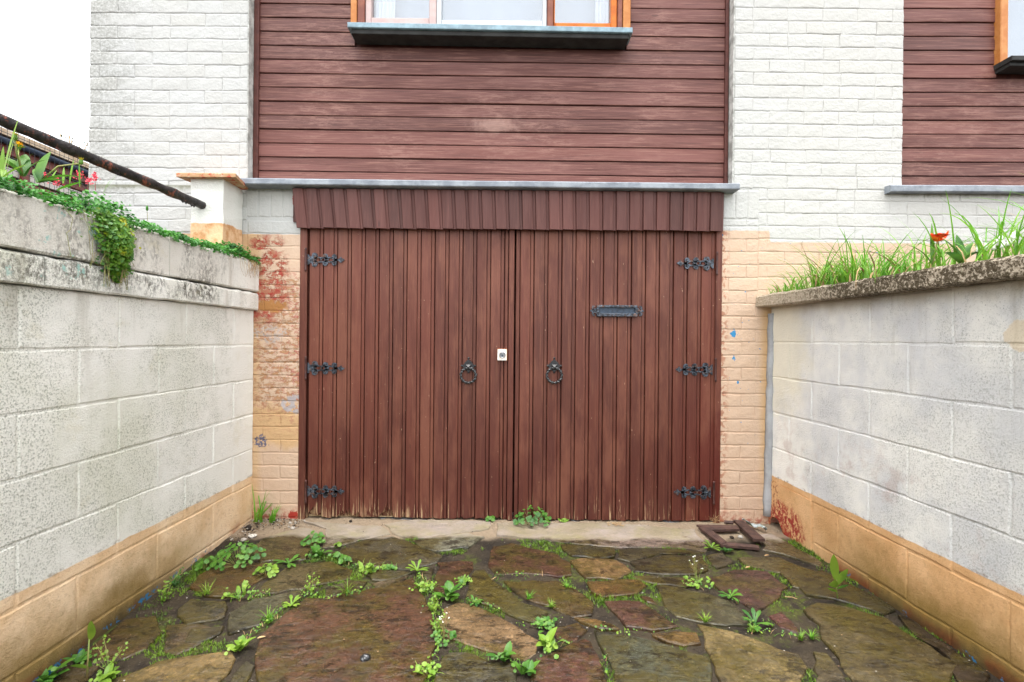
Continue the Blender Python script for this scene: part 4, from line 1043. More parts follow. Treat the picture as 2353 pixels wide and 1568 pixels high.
def stone(poly, color, h):
    # chamfered slab with a chipped outline and an uneven top
    P = []; n = len(poly)
    cx = sum(p[0] for p in poly) / n; cy = sum(p[1] for p in poly) / n
    for i in range(n):
        a = poly[i]; b = poly[(i + 1) % n]; L = math.hypot(b[0] - a[0], b[1] - a[1]); k = max(1, min(7, int(L / .045)))
        for q in range(k):
            f = q / k; jx, jy = (rs.uniform(-.009, .009), rs.uniform(-.009, .009))
            P.append((a[0] + (b[0] - a[0]) * f + jx, a[1] + (b[1] - a[1]) * f + jy))
    SP.append(P); N = len(P); tx, ty = rs.uniform(-.006, .006), rs.uniform(-.006, .006)
    def inset(f, dz):
        o = []
        for x, y in P:
            dx, dy = x - cx, y - cy; l = math.hypot(dx, dy) or 1; s = max(0, (l - f) / l)
            X_, Y_ = cx + dx * s, cy + dy * s
            o.append((X_, Y_, ground_z(X_, Y_) + dz + tx * (X_ - cx) + ty * (Y_ - cy)))
        return o
    def inset_r(fr, dz):
        o = []
        for x, y in P:
            X_, Y_ = cx + (x - cx) * fr, cy + (y - cy) * fr
            o.append((X_, Y_, ground_z(X_, Y_) + dz + tx * (X_ - cx) + ty * (Y_ - cy) + rs.uniform(-.0006, .0006)))
        return o
    rings = [inset(-.002, -.03), inset(0, h - .004), inset(.004, h), inset_r(.80, h + .0005), inset_r(.45, h)]
    vs = [v for r_ in rings for v in r_]; fs = []
    for a in range(4):
        for i in range(N): fs.append((a * N + i, a * N + (i + 1) % N, (a + 1) * N + (i + 1) % N, (a + 1) * N + i))
    fs.append(tuple(4 * N + i for i in range(N)))
    m = MB(); m.add(vs, fs); o = m.build('flagstone', M['stone'], DRIVE)
    b = C[color]; o.color = tuple(c * rs.uniform(.9, 1.12) for c in b) + (1,)
    return o
allp = []
for (ox, oy, k), col, pts in STONES:
    allp.append(([GN(ox + k * x, oy + k * y) for x, y in pts], col))
for poly, col in allp:
    mx_ = max(p[1] for p in poly)
    stone([(max(-1.49 + LS * y + .01, min(1.49 + RS * y, x)), min(-.006, y)) for x, y in poly], col, .005 + rs.uniform(0, .006))
# loose paving further towards the street, outside the photographed part
for j in range(4):
    for i in range(6):
        cx_, cy_ = -1.42 + .55 * i + (j % 2) * .2, -1.78 - .42 * j
        if -1.4 < cx_ < 1.45:
            pl = []
            for a in range(7):
                an = 2 * math.pi * a / 7 + rs.uniform(-.2, .2); r_ = rs.uniform(.17, .25)
                pl.append((cx_ + 1.12 * r_ * math.cos(an), cy_ + .82 * r_ * math.sin(an)))
            if max(p[1] for p in pl) < -1.50: stone(pl, rs.choice(list(C)), .012)
def in_stone(x, y): return any(poly_in((x, y), P) for P in SP)

# gravel and grit
rg = random.Random(14); m = MB()
def pebble(m, x, y, z, s, mi=0):
    P = [(x + s * rg.uniform(.6, 1.2) * a, y + s * rg.uniform(.6, 1.2) * b, z + s * .6 * rg.uniform(.6, 1.1) * c) for a, b, c in ((1, 0, 0), (-1, 0, 0), (0, 1, 0), (0, -1, 0), (0, 0, 1), (0, 0, -1))]
    m.add(P, [(0, 2, 4), (2, 1, 4), (1, 3, 4), (3, 0, 4), (2, 0, 5), (1, 2, 5), (3, 1, 5), (0, 3, 5)], mi)
cnt = 0
while cnt < 420:                                     # heap in the corner by the pier
    x = -1.47 + abs(rg.gauss(0, .16)); y = -.02 - abs(rg.gauss(0, .10)) * (1.6 if x < -1.35 else .7)
    pebble(m, x, y, ground_z(x, y) + .004 + .012 * max(0, 1 - (x + 1.47) / .3), rg.choice((.002, .003, .003, .004, .005, .008)), rg.choice((0, 0, 1, 1, 2))); cnt += 1
cnt = 0
while cnt < 900:
    x = rg.uniform(-1.5, 1.55); y = rg.uniform(-1.6, -.01)
    st_ = in_stone(x, y)
    if st_ and rg.random() < .82: continue
    pebble(m, x, y, ground_z(x, y) + (.016 if st_ else .003), rg.choice((.0012, .0018, .002, .003, .004)), rg.choice((0, 0, 0, 1, 2) if st_ else (0, 0, 0, 0, 1))); cnt += 1
M['grit'] = mat_plain('dark grit', lin(56, 46, 38), lin(36, 30, 26), 30, .9); M['grit2'] = mat_plain('pale grit', lin(186, 180, 170, .8), lin(150, 140, 126, .8), 60, .9); M['grit3'] = mat_plain('tan grit', lin(150, 120, 88, .8), lin(120, 92, 66, .8), 60, .9)
props(m.build('gravel', [M['grit'], M['grit2'], M['grit3']]), kind='stuff')
# ================================================================== PLANTS
rp = random.Random(31)
def leaf_blade(m, base, az, pitch, L, W, curl=.6, shape='oval', n=4, mi=0, fold=.15):
    # a leaf as a bent strip with a mid fold, seven to nine small faces
    wf = {'oval': lambda f: math.sin(math.pi * min(1, f * .92 + .08)) ** .7, 'grass': lambda f: (1 - f) ** .6, 'dandelion': lambda f: (.25 + .75 * f) * (1.0 if f < .85 else .55) * (1 + .35 * (int(f * 8) % 2)),
          'lance': lambda f: math.sin(math.pi * (f * .85 + .12)) ** .9, 'round': lambda f: math.sin(math.pi * min(1, f * .95 + .03)) ** .5}[shape]
    h = Vector((math.cos(az), math.sin(az), 0)); s = Vector((-math.sin(az), math.cos(az), 0)); p = Vector(base); vs = []; fs = []; a = pitch
    for i in range(n + 1):
        f = i / n; w_ = W * .5 * max(.04, wf(f)) if f < 1 else W * .04
        d = h * math.cos(a) + Vector((0, 0, 1)) * math.sin(a); up = Vector((0, 0, 1)) * math.cos(a) - h * math.sin(a)
        vs += [tuple(p - s * w_ + up * w_ * fold), tuple(p), tuple(p + s * w_ + up * w_ * fold)]
        p = p + d * (L / n); a -= curl / n
    for i in range(n): fs += [(3 * i, 3 * i + 1, 3 * i + 4, 3 * i + 3), (3 * i + 1, 3 * i + 2, 3 * i + 5, 3 * i + 4)]
    m.add(vs, fs, mi); return p
def disc(m, c, nrm, r, mi=0, k=7):
    nrm = Vector(nrm).normalized(); e1 = nrm.cross(Vector((.3, .8, .1))).normalized(); e2 = nrm.cross(e1); c = Vector(c)
    vs = [tuple(c + nrm * (-.12 * r))] + [tuple(c + e1 * (r * rp.uniform(.85, 1.1) * math.cos(2 * math.pi * i / k)) + e2 * (r * rp.uniform(.85, 1.1) * math.sin(2 * math.pi * i / k))) for i in range(k)]
    m.add(vs, [(0, 1 + i, 1 + (i + 1) % k) for i in range(k)], mi)
def stalk(m, a, b, r, mi=1, bend=.0):
    a, b = Vector(a), Vector(b); mid = (a + b) / 2 + Vector((rp.uniform(-1, 1), rp.uniform(-1, 1), .3)) * bend
    m.tube([tuple(a), tuple(mid), tuple(b)], [r, r * .9, r * .7], 4, True, mi)
def weed_mesh(kind, s):
    m = MB()
    if kind == 'penny':                   # mound of round leaves on stalks
        for i in range(int(46 * (s / .1) ** 1.3)):
            a = rp.uniform(0, 6.28); r = s * .62 * math.sqrt(rp.random()); z = s * .55 * (1 - (r / (s * .7)) ** 2) * rp.uniform(.35, 1.0) + .008
            p = (r * math.cos(a), r * math.sin(a), z); disc(m, p, (math.cos(a) * .5 + rp.uniform(-.3, .3), math.sin(a) * .5 - .45 + rp.uniform(-.3, .3), .9), rp.uniform(.008, .0135), 0)
            if i % 3 == 0: stalk(m, (r * .3 * math.cos(a), r * .3 * math.sin(a), 0), p, .0012, 1)
    elif kind == 'rosette':               # low rosette of toothed leaves
        for i in range(9):
            leaf_blade(m, (0, 0, .004), i * .7 + rp.uniform(-.3, .3), rp.uniform(.25, .9), s * rp.uniform(.55, .95), s * .20, .7, 'dandelion', 6)
    elif kind == 'broad':                 # a few broad smooth leaves
        for i in range(8):
            leaf_blade(m, (rp.uniform(-.2, .2) * s, rp.uniform(-.2, .2) * s, .003), rp.uniform(0, 6.28), rp.uniform(.4, 1.2), s * rp.uniform(.5, .9), s * .36, .7, 'oval', 5)
        for i in range(8): disc(m, (rp.gauss(0, .3) * s, rp.gauss(0, .3) * s, rp.uniform(.1, .35) * s), (rp.uniform(-.4, .4), -.5, .8), .10 * s)
    elif kind == 'tuft':                  # grass tuft
        for i in range(26):
            leaf_blade(m, (rp.uniform(-.12, .12) * s, rp.uniform(-.12, .12) * s, 0), rp.uniform(0, 6.28), rp.uniform(.7, 1.45), s * rp.uniform(.4, 1.0), .0042, rp.uniform(.3, 1.3), 'grass', 4)
    elif kind == 'tall':
        for i in range(16):
            leaf_blade(m, (rp.uniform(-.10, .10) * s, rp.uniform(-.06, .06) * s, 0), rp.choice((1.57, -1.57)) + rp.uniform(-.9, .9), rp.uniform(1.0, 1.5), s * rp.uniform(.5, 1.05), .0105, rp.uniform(.2, 1.3), 'grass', 6)
    elif kind == 'feather':               # feathery seedling with many tiny leaves
        for i in range(7):
            a = rp.uniform(0, 6.28); t = Vector((math.cos(a) * s * .3, math.sin(a) * s * .3, s * rp.uniform(.35, .95))); stalk(m, (0, 0, 0), t, .0010, 1, .01)
            for k in range(9):
                p = t * (k + 1) / 9; disc(m, p + Vector((rp.uniform(-1, 1), rp.uniform(-1, 1), rp.uniform(-.4, .4))) * s * .10, (rp.uniform(-1, 1), rp.uniform(-1, .3), .8), rp.uniform(.0035, .0065), 0, 5)
    elif kind == 'cress':                 # bittercress: rosette and thin stems with white tips
        for i in range(30):
            a = rp.uniform(0, 6.28); r = s * .5 * math.sqrt(rp.random()); disc(m, (r * math.cos(a), r * math.sin(a), rp.uniform(.02, .22) * s), (rp.uniform(-.5, .5), -.4, .9), rp.uniform(.005, .009), 0, 6)
        for i in range(6):
            t = Vector((rp.uniform(-.35, .35) * s, rp.uniform(-.3, .3) * s, s * rp.uniform(.6, 1.1))); stalk(m, (0, 0, 0), t, .0009, 1, .01)
            for k in range(4): stalk(m, t * (.55 + .1 * k), t * (.65 + .12 * k) + Vector((rp.uniform(-.1, .1) * s, 0, .06 * s)), .0006, 1)
            for k in range(3): disc(m, t + Vector((rp.uniform(-.004, .004), rp.uniform(-.004, .004), .002)), (rp.uniform(-.5, .5), -1, .6), .0018, 2, 5)
    elif kind == 'mix':
        for i in range(12): leaf_blade(m, (rp.gauss(0, .25) * s, rp.gauss(0, .2) * s, 0), rp.uniform(0, 6.28), rp.uniform(.5, 1.3), s * rp.uniform(.3, .7), .004, .8, 'grass', 4)
        for i in range(22): disc(m, (rp.gauss(0, .35) * s, rp.gauss(0, .25) * s, rp.uniform(.04, .35) * s), (rp.uniform(-.5, .5), -.4, .8), rp.uniform(.004, .010), 0, 6)
        for i in range(4): leaf_blade(m, (rp.gauss(0, .2) * s, rp.gauss(0, .2) * s, 0), rp.uniform(0, 6.28), rp.uniform(.4, 1.1), s * .6, s * .2, .7, 'oval', 4)
    return m
M['petalwhite'] = mat_plain('white petals', lin(238, 238, 230, .9), None, 10, .6, 0)
WEEDS = [   # region, x, y, kind, size, leaf colour, label
 (OB, 265, 430, 'penny', .190, 'weed', 'wide mound of round leaved weed on the dark flagstone by the apricot wall'),
 (OB, 45, 465, 'penny', .085, 'weed', 'small round leaved weed against the foot of the creeper topped wall, beside the wide mound'),
 (OB, 765, 300, 'penny', .100, 'weed', 'upright clump of crisp green leaves at the edge of the dry pale paving'),
 (OB, 790, 385, 'broad', .085, 'weed', 'spreading leafy weed just before the upright crisp clump'),
 (OB, 445, 520, 'penny', .090, 'weed2', 'bright round leaved weed at the tip of the wet rust brown flagstone'),
 (OB, 595, 440, 'rosette', .085, 'weed', 'pale weed with one toothed leaf standing up above the olive flagstone'),
 (OB, 45, 645, 'tuft', .085, 'weed2', 'spiky grass tuft at the near end of the rust brown flagstone'),
 (OB, 285, 650, 'mix', .095, 'weed2', 'ragged mixed weeds in the joint below the olive flagstone'),
 (OB, 755, 635, 'feather', .085, 'weed2', 'yellow green feathery seedling left of the tall bright grass weed'),
 (OB, 985, 640, 'tuft', .110, 'weed2', 'tall bright grassy weed at the upper edge of the big purple flagstone'),
 (OB, 1140, 500, 'mix', .105, 'weed2', 'long mat of grass and small leaves between two small grey flagstones'),
 (OB, 1280, 470, 'mix', .045, 'weed', 'tiny leaf pair at the end of the grassy mat'),
 (OB, 1460, 490, 'rosette', .070, 'weed2', 'star shaped weed with narrow leaves near the tip of the upper grey flagstone'),
 (OB, 1515, 610, 'mix', .085, 'weed2', 'loose weed in the joint beside the narrow purple flagstone'),
 (OB, 1690, 655, 'broad', .100, 'weed', 'dandelion like weed with broad toothed leaves below the narrow purple flagstone'),
 (OB, 1775, 560, 'mix', .050, 'weed2', 'small sprig at the corner of the narrow purple flagstone'),
 (OB, 1570, 755, 'feather', .070, 'weed2', 'thin leafy sprig at the corner of the big purple flagstone'),
 (OB, 1845, 705, 'rosette', .055, 'weed', 'small grey green rosette above the tan flagstone'),
 (OB, 2235, 165, 'penny', .175, 'weed', 'round leaved weed growing against the foot of the garage doors'),
 (OB, 1955, 142, 'penny', .045, 'weed', 'little weed under the meeting edge of the garage doors'),
 (OB, 615, 725, 'rosette', .065, 'weed2', 'flat rosette on the edge between grey and purple flagstones'),
 (OB, 465, 830, 'tuft', .070, 'grass', 'short grass tuft along the shoulder of the big purple flagstone'),
 (OB, 255, 1020, 'broad', .070, 'weed2', 'young broad leaved weed at the near corner beside the big purple flagstone'),
 (OB, 1590, 890, 'feather', .080, 'weed2', 'wispy weed hugging the side of the big purple flagstone'),
 (OB, 1640, 950, 'cress', .095, 'weed', 'bittercress with tiny white flowers before the tan flagstone'),
 (OB, 2035, 1085, 'broad', .075, 'weed', 'leafy weed above the slate grey flagstone at the bottom'),
 (OB, 1510, 1185, 'mix', .075, 'weed2', 'yellowish weed at the bottom edge of the big purple flagstone'),
 (OC, 490, 1010, 'broad', .095, 'weed2', 'weed with large bright leaves between the tan and the lower purple flagstones'),
 (OC, 470, 855, 'mix', .070, 'weed', 'weed at the side of the small pink purple flagstone'),
 (OC, 340, 1180, 'broad', .065, 'weed', 'low weed beside the lower purple flagstone at the bottom'),
 (OC, 1500, 580, 'cress', .125, 'weed2', 'tall flowering bittercress beside the dark purple flagstone'),
 (OC, 1720, 665, 'rosette', .070, 'weed', 'grey green rosette on the lower edge of the dark purple flagstone'),
 (OC, 1880, 850, 'rosette', .080, 'weed', 'weed with a thin upright stalk by the triangular purple flagstone'),
 (OC, 1865, 895, 'tuft', .045, 'weed2', 'mossy green cushion under the weed with the upright stalk'),
 (OC, 1545, 830, 'tuft', .050, 'weed2', 'small grass tuft at the corner of the large tan flagstone'),
 (OC, 510, 730, 'tuft', .050, 'weed2', 'small grass tuft beside the olive flagstone, farther from the doors'),
 (OC, 360, 675, 'tuft', .050, 'grass', 'short grass cushion on the olive flagstone joint'),
 (OC, 620, 600, 'tuft', .045, 'grass', 'sparse grass by the brown flagstone near the middle of the drive'),
 (OC, 1590, 335, 'rosette', .065, 'weed2', 'jagged leaf weed tucked under the broken wooden frame'),
 (OC, 1690, 357, 'broad', .050, 'weed', 'dark green weed at the near corner of the broken wooden frame'),
 (OA, 1735, 325, 'tall', .215, 'grass', 'tall wild grass in the corner at the foot of the hinge pier'),
 (OA, 1830, 325, 'tall', .110, 'grass', 'thin grass tuft before the red stained foot of the hinge pier'),
 (OA, 1100, 850, 'feather', .090, 'weed2', 'leafy weed against the blue paint line of the apricot wall foot'),
 (OA, 1180, 745, 'feather', .075, 'weed', 'fine stemmed weed on the wall foot above the blue paint line'),
 (OA, 730, 1330, 'feather', .120, 'weed2', 'thin seedling with serrated leaves on the wet dark paving near the wall'),
 (OA, 240, 1385, 'broad', .085, 'weed', 'round leaved weed at the bottom corner along the apricot wall'),
 (OA, 530, 1275, 'broad', .060, 'weed', 'weed with a flat leaf pair beside the tall stalked weed'),
 (OA, 690, 1395, 'broad', .065, 'weed2', 'young weed at the bottom edge near the thin seedling'),
 (OC, 2190, 950, 'tuft', .050, 'weed2', 'grass sprig on the moss beside the large tan flagstone'),
 (OC, 2265, 940, 'tuft', .045, 'grass', 'grass sprig nearest the dark joint beyond the large tan flagstone'),
 (OB, 975, 430, 'penny', .050, 'weed', 'small round leaved sprig on the lower edge of the upper grey flagstone'),
 (OB, 915, 400, 'penny', .040, 'weed', 'tiny round leaved sprig next to the spreading leafy weed'),
 (OB, 925, 325, 'penny', .030, 'weed2', 'tiny yellow green sprig on the dry paving joint'),
 (OC, 590, 130, 'mix', .035, 'weed2', 'tiny sprig on the door sill beside the round leaved weed'),
]
for (ox, oy, k), x, y, kind, s, colr, lab in WEEDS:
    X_, Y_ = GN(ox + k * x, oy + k * y); X_ = max(-1.49 + LS * Y_ + .015, X_); Y_ = min(-.012, Y_)
    mats = [M[colr], M['stem'], M['petalwhite']]
    o = weed_mesh(kind, s).build('grass_tuft' if kind in ('tuft', 'tall') else 'weed', mats, None, False, False)
    o.location = (X_, Y_, ground_z(X_, Y_) + .004)
    props(o, lab, 'grass tuft' if kind in ('tuft', 'tall') else 'weed', 'weeds in the paving joints')
def dock(name, xy, lab, leaves, stemh, cat='weed', lean=(0, 0), mat='weed2'):
    X_, Y_ = xy; z = ground_z(X_, Y_) + .006
    T = thing(name, (X_, Y_, z), lab, cat, 'weeds in the paving joints')
    m = MB(); m.tube([(X_, Y_, z), (X_ + lean[0] * .4, Y_, z + stemh * .5), (X_ + lean[0], Y_ + lean[1], z + stemh)], [.0035, .0028, .002], 6); m.build('stem', M['stem'], T, True)
    for f, az, pit, L, W, cu, col in leaves:            # az here: how far the leaf leans sideways
        m = MB(); b = (X_ + lean[0] * f, Y_ + lean[1] * f, z + stemh * f)
        leaf_blade(m, b, -1.75, pit, L, W, cu, 'lance', 8); ca, sa = math.cos(az), math.sin(az)
        m.v = [(b[0] + (x - b[0]) * ca + (zz - b[2]) * sa, y, b[2] - (x - b[0]) * sa + (zz - b[2]) * ca) for x, y, zz in m.v]; m.build('leaf', M[col], T, True, False)
dock('dock_seedling', GN(2800 + .5508 * 1000, 1900 + .5508 * 915), 'young dock plant with long upright leaves standing alone near the tan banded wall',
     [(1.0, -.22, 1.45, .125, .034, .3, 'weed2'), (.75, .42, 1.35, .085, .028, .2, 'weed2'), (.40, -1.15, 1.3, .050, .012, -.2, 'weed2'), (.62, -.75, 1.2, .085, .036, .6, 'weed2'), (.55, 1.0, 1.2, .05, .010, .3, 'weed'), (.05, 2.6, 1.2, .055, .018, .3, 'straw')], .085, lean=(-.012, -.01))
dock('stalked_weed', GN(585 * .595, 1900 + .595 * 1395), 'tall single stalked weed with an oval leaf at its tip by the wall foot', [(1.0, .35, 1.4, .075, .034, .2, 'weed2'), (.35, .9, 1.2, .05, .02, .4, 'weed'), (.3, -.9, 1.2, .05, .018, .4, 'weed2')], .135, lean=(.006, 0))

# moss and tiny grass in the joints
m = MB(); r2 = random.Random(77); n = 0; tries = 0
while n < 7000 and tries < 60000:
    tries += 1
    x, y = r2.uniform(-1.5, 1.55), r2.uniform(-1.62, -.26)
    cl = mnoise.noise((x * 3.1 + 5, y * 3.1, 2)) + .5 * mnoise.noise((x * 11, y * 11, 7))
    if cl < .02 + r2.uniform(0, .28): continue
    if in_stone(x, y): continue
    z = ground_z(x, y) + .004
    for _ in range(3):
        leaf_blade(m, (x + r2.uniform(-.006, .006), y + r2.uniform(-.006, .006), z - .004), r2.uniform(0, 6.28), r2.uniform(.5, 1.4), r2.uniform(.006, .016) * (1.5 if cl > .5 else 1), r2.uniform(.002, .0035), .5, 'grass', 1)
    n += 1
props(m.build('moss', M['moss'], None, False, False), kind='stuff')

CH = [(OB, [(690,640),(830,690),(1000,660),(1110,620)]), (OB, [(1060,530),(1130,490),(1300,480)]), (OB, [(1460,500),(1520,600),(1560,680),(1570,760),(1590,850),(1620,930),(1590,1050),(1520,1190)]),
  (OB, [(1690,660),(1760,590),(1790,520)]), (OB, [(380,900),(460,830),(540,770),(600,720)]), (OB, [(200,670),(300,680),(500,640)]), (OB, [(240,1020),(330,920),(390,900)]), (OB, [(1800,700),(1900,720),(1990,760)]),
  (OB, [(2050,1080),(2140,1110)]), (OB, [(880,390),(960,430),(1060,470)]), (OC, [(150,520),(480,520)]), (OC, [(300,850),(450,870),(580,830)]), (OC, [(430,1100),(520,1000),(640,980)]), (OC, [(780,880),(1000,910),(1150,910)]),
  (OC, [(1830,770),(1860,900),(1950,900),(2200,950)]), (OC, [(1400,590),(1510,600),(1620,610)]), (OC, [(1650,640),(1800,710)]), (OC, [(860,1050),(900,1200)]), (OA, [(1310,660),(1200,720),(1090,820)]), (OC, [(0,690),(60,730),(150,770)])]
m = MB()
for (ox, oy, k), pl in CH:
    for (xa, ya), (xb, yb2) in zip(pl, pl[1:]):
        L = math.hypot(xb - xa, yb2 - ya); n = int(L / (4.2 if ox == 800 else 8))
        for q in range(n):
            f = r2.random(); sp = r2.choice((8, 14, 24))
            if mnoise.noise((xa + (xb - xa) * f, ya * .7 + (yb2 - ya) * f, 3.3)) * 1.2 < r2.uniform(-1.2, .5): continue
            X_, Y_ = GN(ox + k * (xa + (xb - xa) * f + r2.gauss(0, sp)), oy + k * (ya + (yb2 - ya) * f + r2.gauss(0, sp * .5))); z = ground_z(X_, Y_) + .006
            if r2.random() < .62: disc(m, (X_, Y_, z + r2.uniform(.002, .020)), (r2.uniform(-.6, .6), -.5, .8), r2.uniform(.002, .0055), r2.choice((0, 0, 1, 1, 2)), 5)
            else: leaf_blade(m, (X_, Y_, z - .004), r2.uniform(0, 6.28), r2.uniform(.5, 1.4), r2.uniform(.012, .035), .0032, .8, 'grass', 2, r2.choice((0, 1, 2, 3)))
props(m.build('ground_cover', [M['weed2'], M['weed'], M['moss'], M['straw']], None, False, False), kind='stuff')

# creeper over the coping: mat along the top and a fringe hanging down
CR = thing('creeping_plant', (-1.60, -.9, 1.50), 'dark green creeper carpeting the wall top and hanging down the pale coping', 'creeper')
m = MB(); r3 = random.Random(41)
def hgt(y):                                        # thickness of the mat along the wall, from the house (0) outwards
    return .035 + .022 * mnoise.noise((0, y * 6, 3)) + (.045 if -.98 > y > -1.22 else 0) + (.03 if -.10 > y > -.24 else 0)
for i in range(9000):
    y = r3.uniform(-1.75, -.015) if i > 900 else r3.uniform(-.25, .0)
    xb = wall_pt(-1, y) + .020
    d = r3.random() ** 1.3 * .22; h = max(.012, hgt(y)) * (1 - .5 * (d / .22) ** 2 if d < .2 else .4)
    if d > .16 and y > -.25: d *= .5
    z = 1.488 + h * r3.uniform(.25, 1.0) + .02 * max(0, mnoise.noise((d * 20, y * 14, 9)))
    if d < .02: z -= r3.uniform(0, .03); xo = xb + r3.uniform(0, .016)
    else: xo = xb - d
    disc(m, (xo, y, z), (r3.uniform(-.2, .9), r3.uniform(-.9, .4), r3.uniform(.3, 1)), r3.uniform(.004, .0085), 0, 5)
m.build('leaf_mat', M['creeper'], CR, False, False); CR.children[-1]['kind'] = 'stuff'
m = MB()
yc0, wd0 = -1.095, .085
for i in range(3400):
    f = r3.random() ** .85                          # 0 top, 1 lowest
    half = wd0 * (1.0 - .55 * f ** 1.4) * (1 if f < .92 else .4)
    y = yc0 + .03 * f + r3.gauss(0, .5) * half; z = 1.50 - f * .235 + r3.uniform(-.012, .012)
    out_ = .012 + .040 * math.sin(math.pi * min(1, f * 1.05)) * max(0, 1 - ((y - yc0) / (half * 1.5 + .01)) ** 2)
    x = wall_pt(-1, y) + .026 + max(.004, out_ * r3.uniform(.3, 1.1))
    disc(m, (x, y, z), (r3.uniform(.3, 1), r3.uniform(-.9, .3), r3.uniform(-.1, .9)), r3.choice((r3.uniform(.004, .006), r3.uniform(.005, .0085))), 0, 6)
m.build('hanging_fringe', M['creeper_y'], CR, False, False); CR.children[-1]['kind'] = 'stuff'
m = MB()
for i in range(34):
    y = yc0 + r3.gauss(0, .06); x = wall_pt(-1, y) + .032; pts = [(x - .02, y, 1.50)]
    for k in range(1, 6): pts.append((wall_pt(-1, y) + .03 + r3.uniform(.0, .03), y + r3.uniform(-.02, .02), 1.50 - .05 * k * r3.uniform(.7, 1.1)))
    m.tube(pts, .0011, 4)
for i in range(46):                                 # dry roots trailing at the house end
    y = -.02 - abs(r3.gauss(0, .09)); x = wall_pt(-1, y) + .02; L = r3.uniform(.04, .11)
    m.tube([(x - .02, y, 1.495), (x + .014, y + .01, 1.486), (x + .022, y + r3.uniform(-.02, .03), 1.49 - L * .6), (x + .012 + r3.uniform(0, .02), y + r3.uniform(-.05, .05), 1.49 - L)], .0007, 3, True, 1)
m.build('runners', [M['stem'], M['straw']], CR, False, False); CR.children[-1]['kind'] = 'stuff'

# left bank: dandelions, red valerian, blades
def P3(x, y, d): 
    u, v = ray(x, y); return (u * d, CAMY + d, CAMZ + v * d)
def z1(zx, zy, d): return P3(zx * 560 / 1951 / 1.7408, (350 + zy * 450 / 1568) / 1.7408, d)
def dandelion(base, heads, leaves, lab):
    T = thing('dandelion', base, lab, 'dandelion', 'dandelions on the bank')
    for hp, opened in heads:
        m = MB(); a = Vector(base); b = Vector(hp); mid = (a + b) / 2 + Vector((0, -.01, .02)); m.tube([tuple(a), tuple(mid), tuple(b)], [.0028, .0026, .0022], 6); m.build('stalk', M['stem'], T, True)
        m = MB()
        for k in range(14): leaf_blade(m, tuple(b), k * .45, 1.25 if not opened else .5, .022, .005, .2, 'lance', 3, 0 if k % 2 else 1)
        m.lathe((b.x, b.y, b.z), [(.004, -.004), (.0068, .002), (.0055, .012), (.003, .018)], 8, 'z', 0)
        if opened:
            for k in range(40): leaf_blade(m, (b.x, b.y, b.z + .008), k * .39, rp.uniform(.1, 1.3), .016, .004, .3, 'lance', 2, 1)
        m.build('flower_head', [M['weed'], M['yellow']], T, False, False)
    for az, pit, L, W, cu in leaves:
        m = MB(); leaf_blade(m, base, az, pit, L, W, cu, 'oval', 7, 0, .2); m.build('leaf', M['weed'], T, True, False)
M['yellow'] = mat_plain('yellow petals', lin(244, 190, 30, .9), None, 10, .6, 0)
M['red'] = mat_plain('crimson petals', lin(222, 40, 70, .9), lin(236, 80, 100, .9), 40, .6, 0)
dandelion(z1(320, 1240, 1.70), [(z1(210, 720, 1.66), 0), (z1(262, 850, 1.72), 1)], [(2.2, 1.3, .10, .035, .6), (1.0, 1.2, .09, .03, .7), (2.9, 1.0, .12, .035, .8), (4.2, .9, .08, .03, .8)], 'dandelion with a yellow head and a closed bud nearest the top of the rail')
dandelion(z1(540, 1330, 1.80), [(z1(1130, 1060, 1.86), 0)], [(1.3, 1.45, .125, .052, .4), (2.4, 1.1, .09, .03, .8), (.4, .6, .12, .026, .7), (.1, .35, .09, .03, .6)], 'dandelion with one bud on a long bent stalk below the rail')
def blades(name, pts, lab, cat, mat='grass'):
    m = MB()
    for b, az, pit, L, W, cu in pts: leaf_blade(m, b, az, pit, L, W, cu, 'lance', 6, 0, .1)
    o = m.build(name, M[mat], None, True, False); return props(o, lab, cat)
blades('wild_grass', [(z1(40, 1250, 1.62), 1.2, 1.42, .215, .012, .1), (z1(95, 1180, 1.64), 1.0, 1.45, .14, .010, .1), (z1(140, 1250, 1.66), .8, 1.40, .13, .009, .15), (z1(20, 1250, 1.64), 2.0, 1.5, .10, .012, .1), (z1(210, 1290, 1.7), .9, 1.25, .11, .012, .2),
    (z1(0, 1300, 1.6), .5, 1.0, .09, .014, .6), (z1(60, 1300, 1.62), 2.4, 1.0, .08, .016, .6)], 'tall pale grass blades at the outer end of the creeper', 'grass blades', 'weed2')
blades('wild_grass', [(z1(880, 1340, 1.9), 2.2, 1.3, .07, .008, .2), (z1(970, 1340, 1.92), 1.8, 1.4, .10, .006, .2), (z1(1110, 1390, 1.95), 2.4, 1.45, .10, .006, .1), (z1(1130, 1400, 1.95), .8, 1.5, .11, .006, .1), (z1(700, 1320, 1.85), 1.6, 1.2, .06, .007, .3), (z1(800, 1430, 1.84), .2, .5, .08, .02, .2)],
    'thin grass blades between the dandelion bud and the red flowers', 'grass blades')
blades('wild_grass', [(z1(1450, 1470, 2.12), .6, 1.15, .09, .006, .1), (z1(1440, 1480, 2.12), .5, 1.3, .07, .006, .3), (z1(1470, 1480, 2.12), .9, 1.0, .08, .005, .2)], 'short grass sprig against the white wall beside the red flowers', 'grass blades')
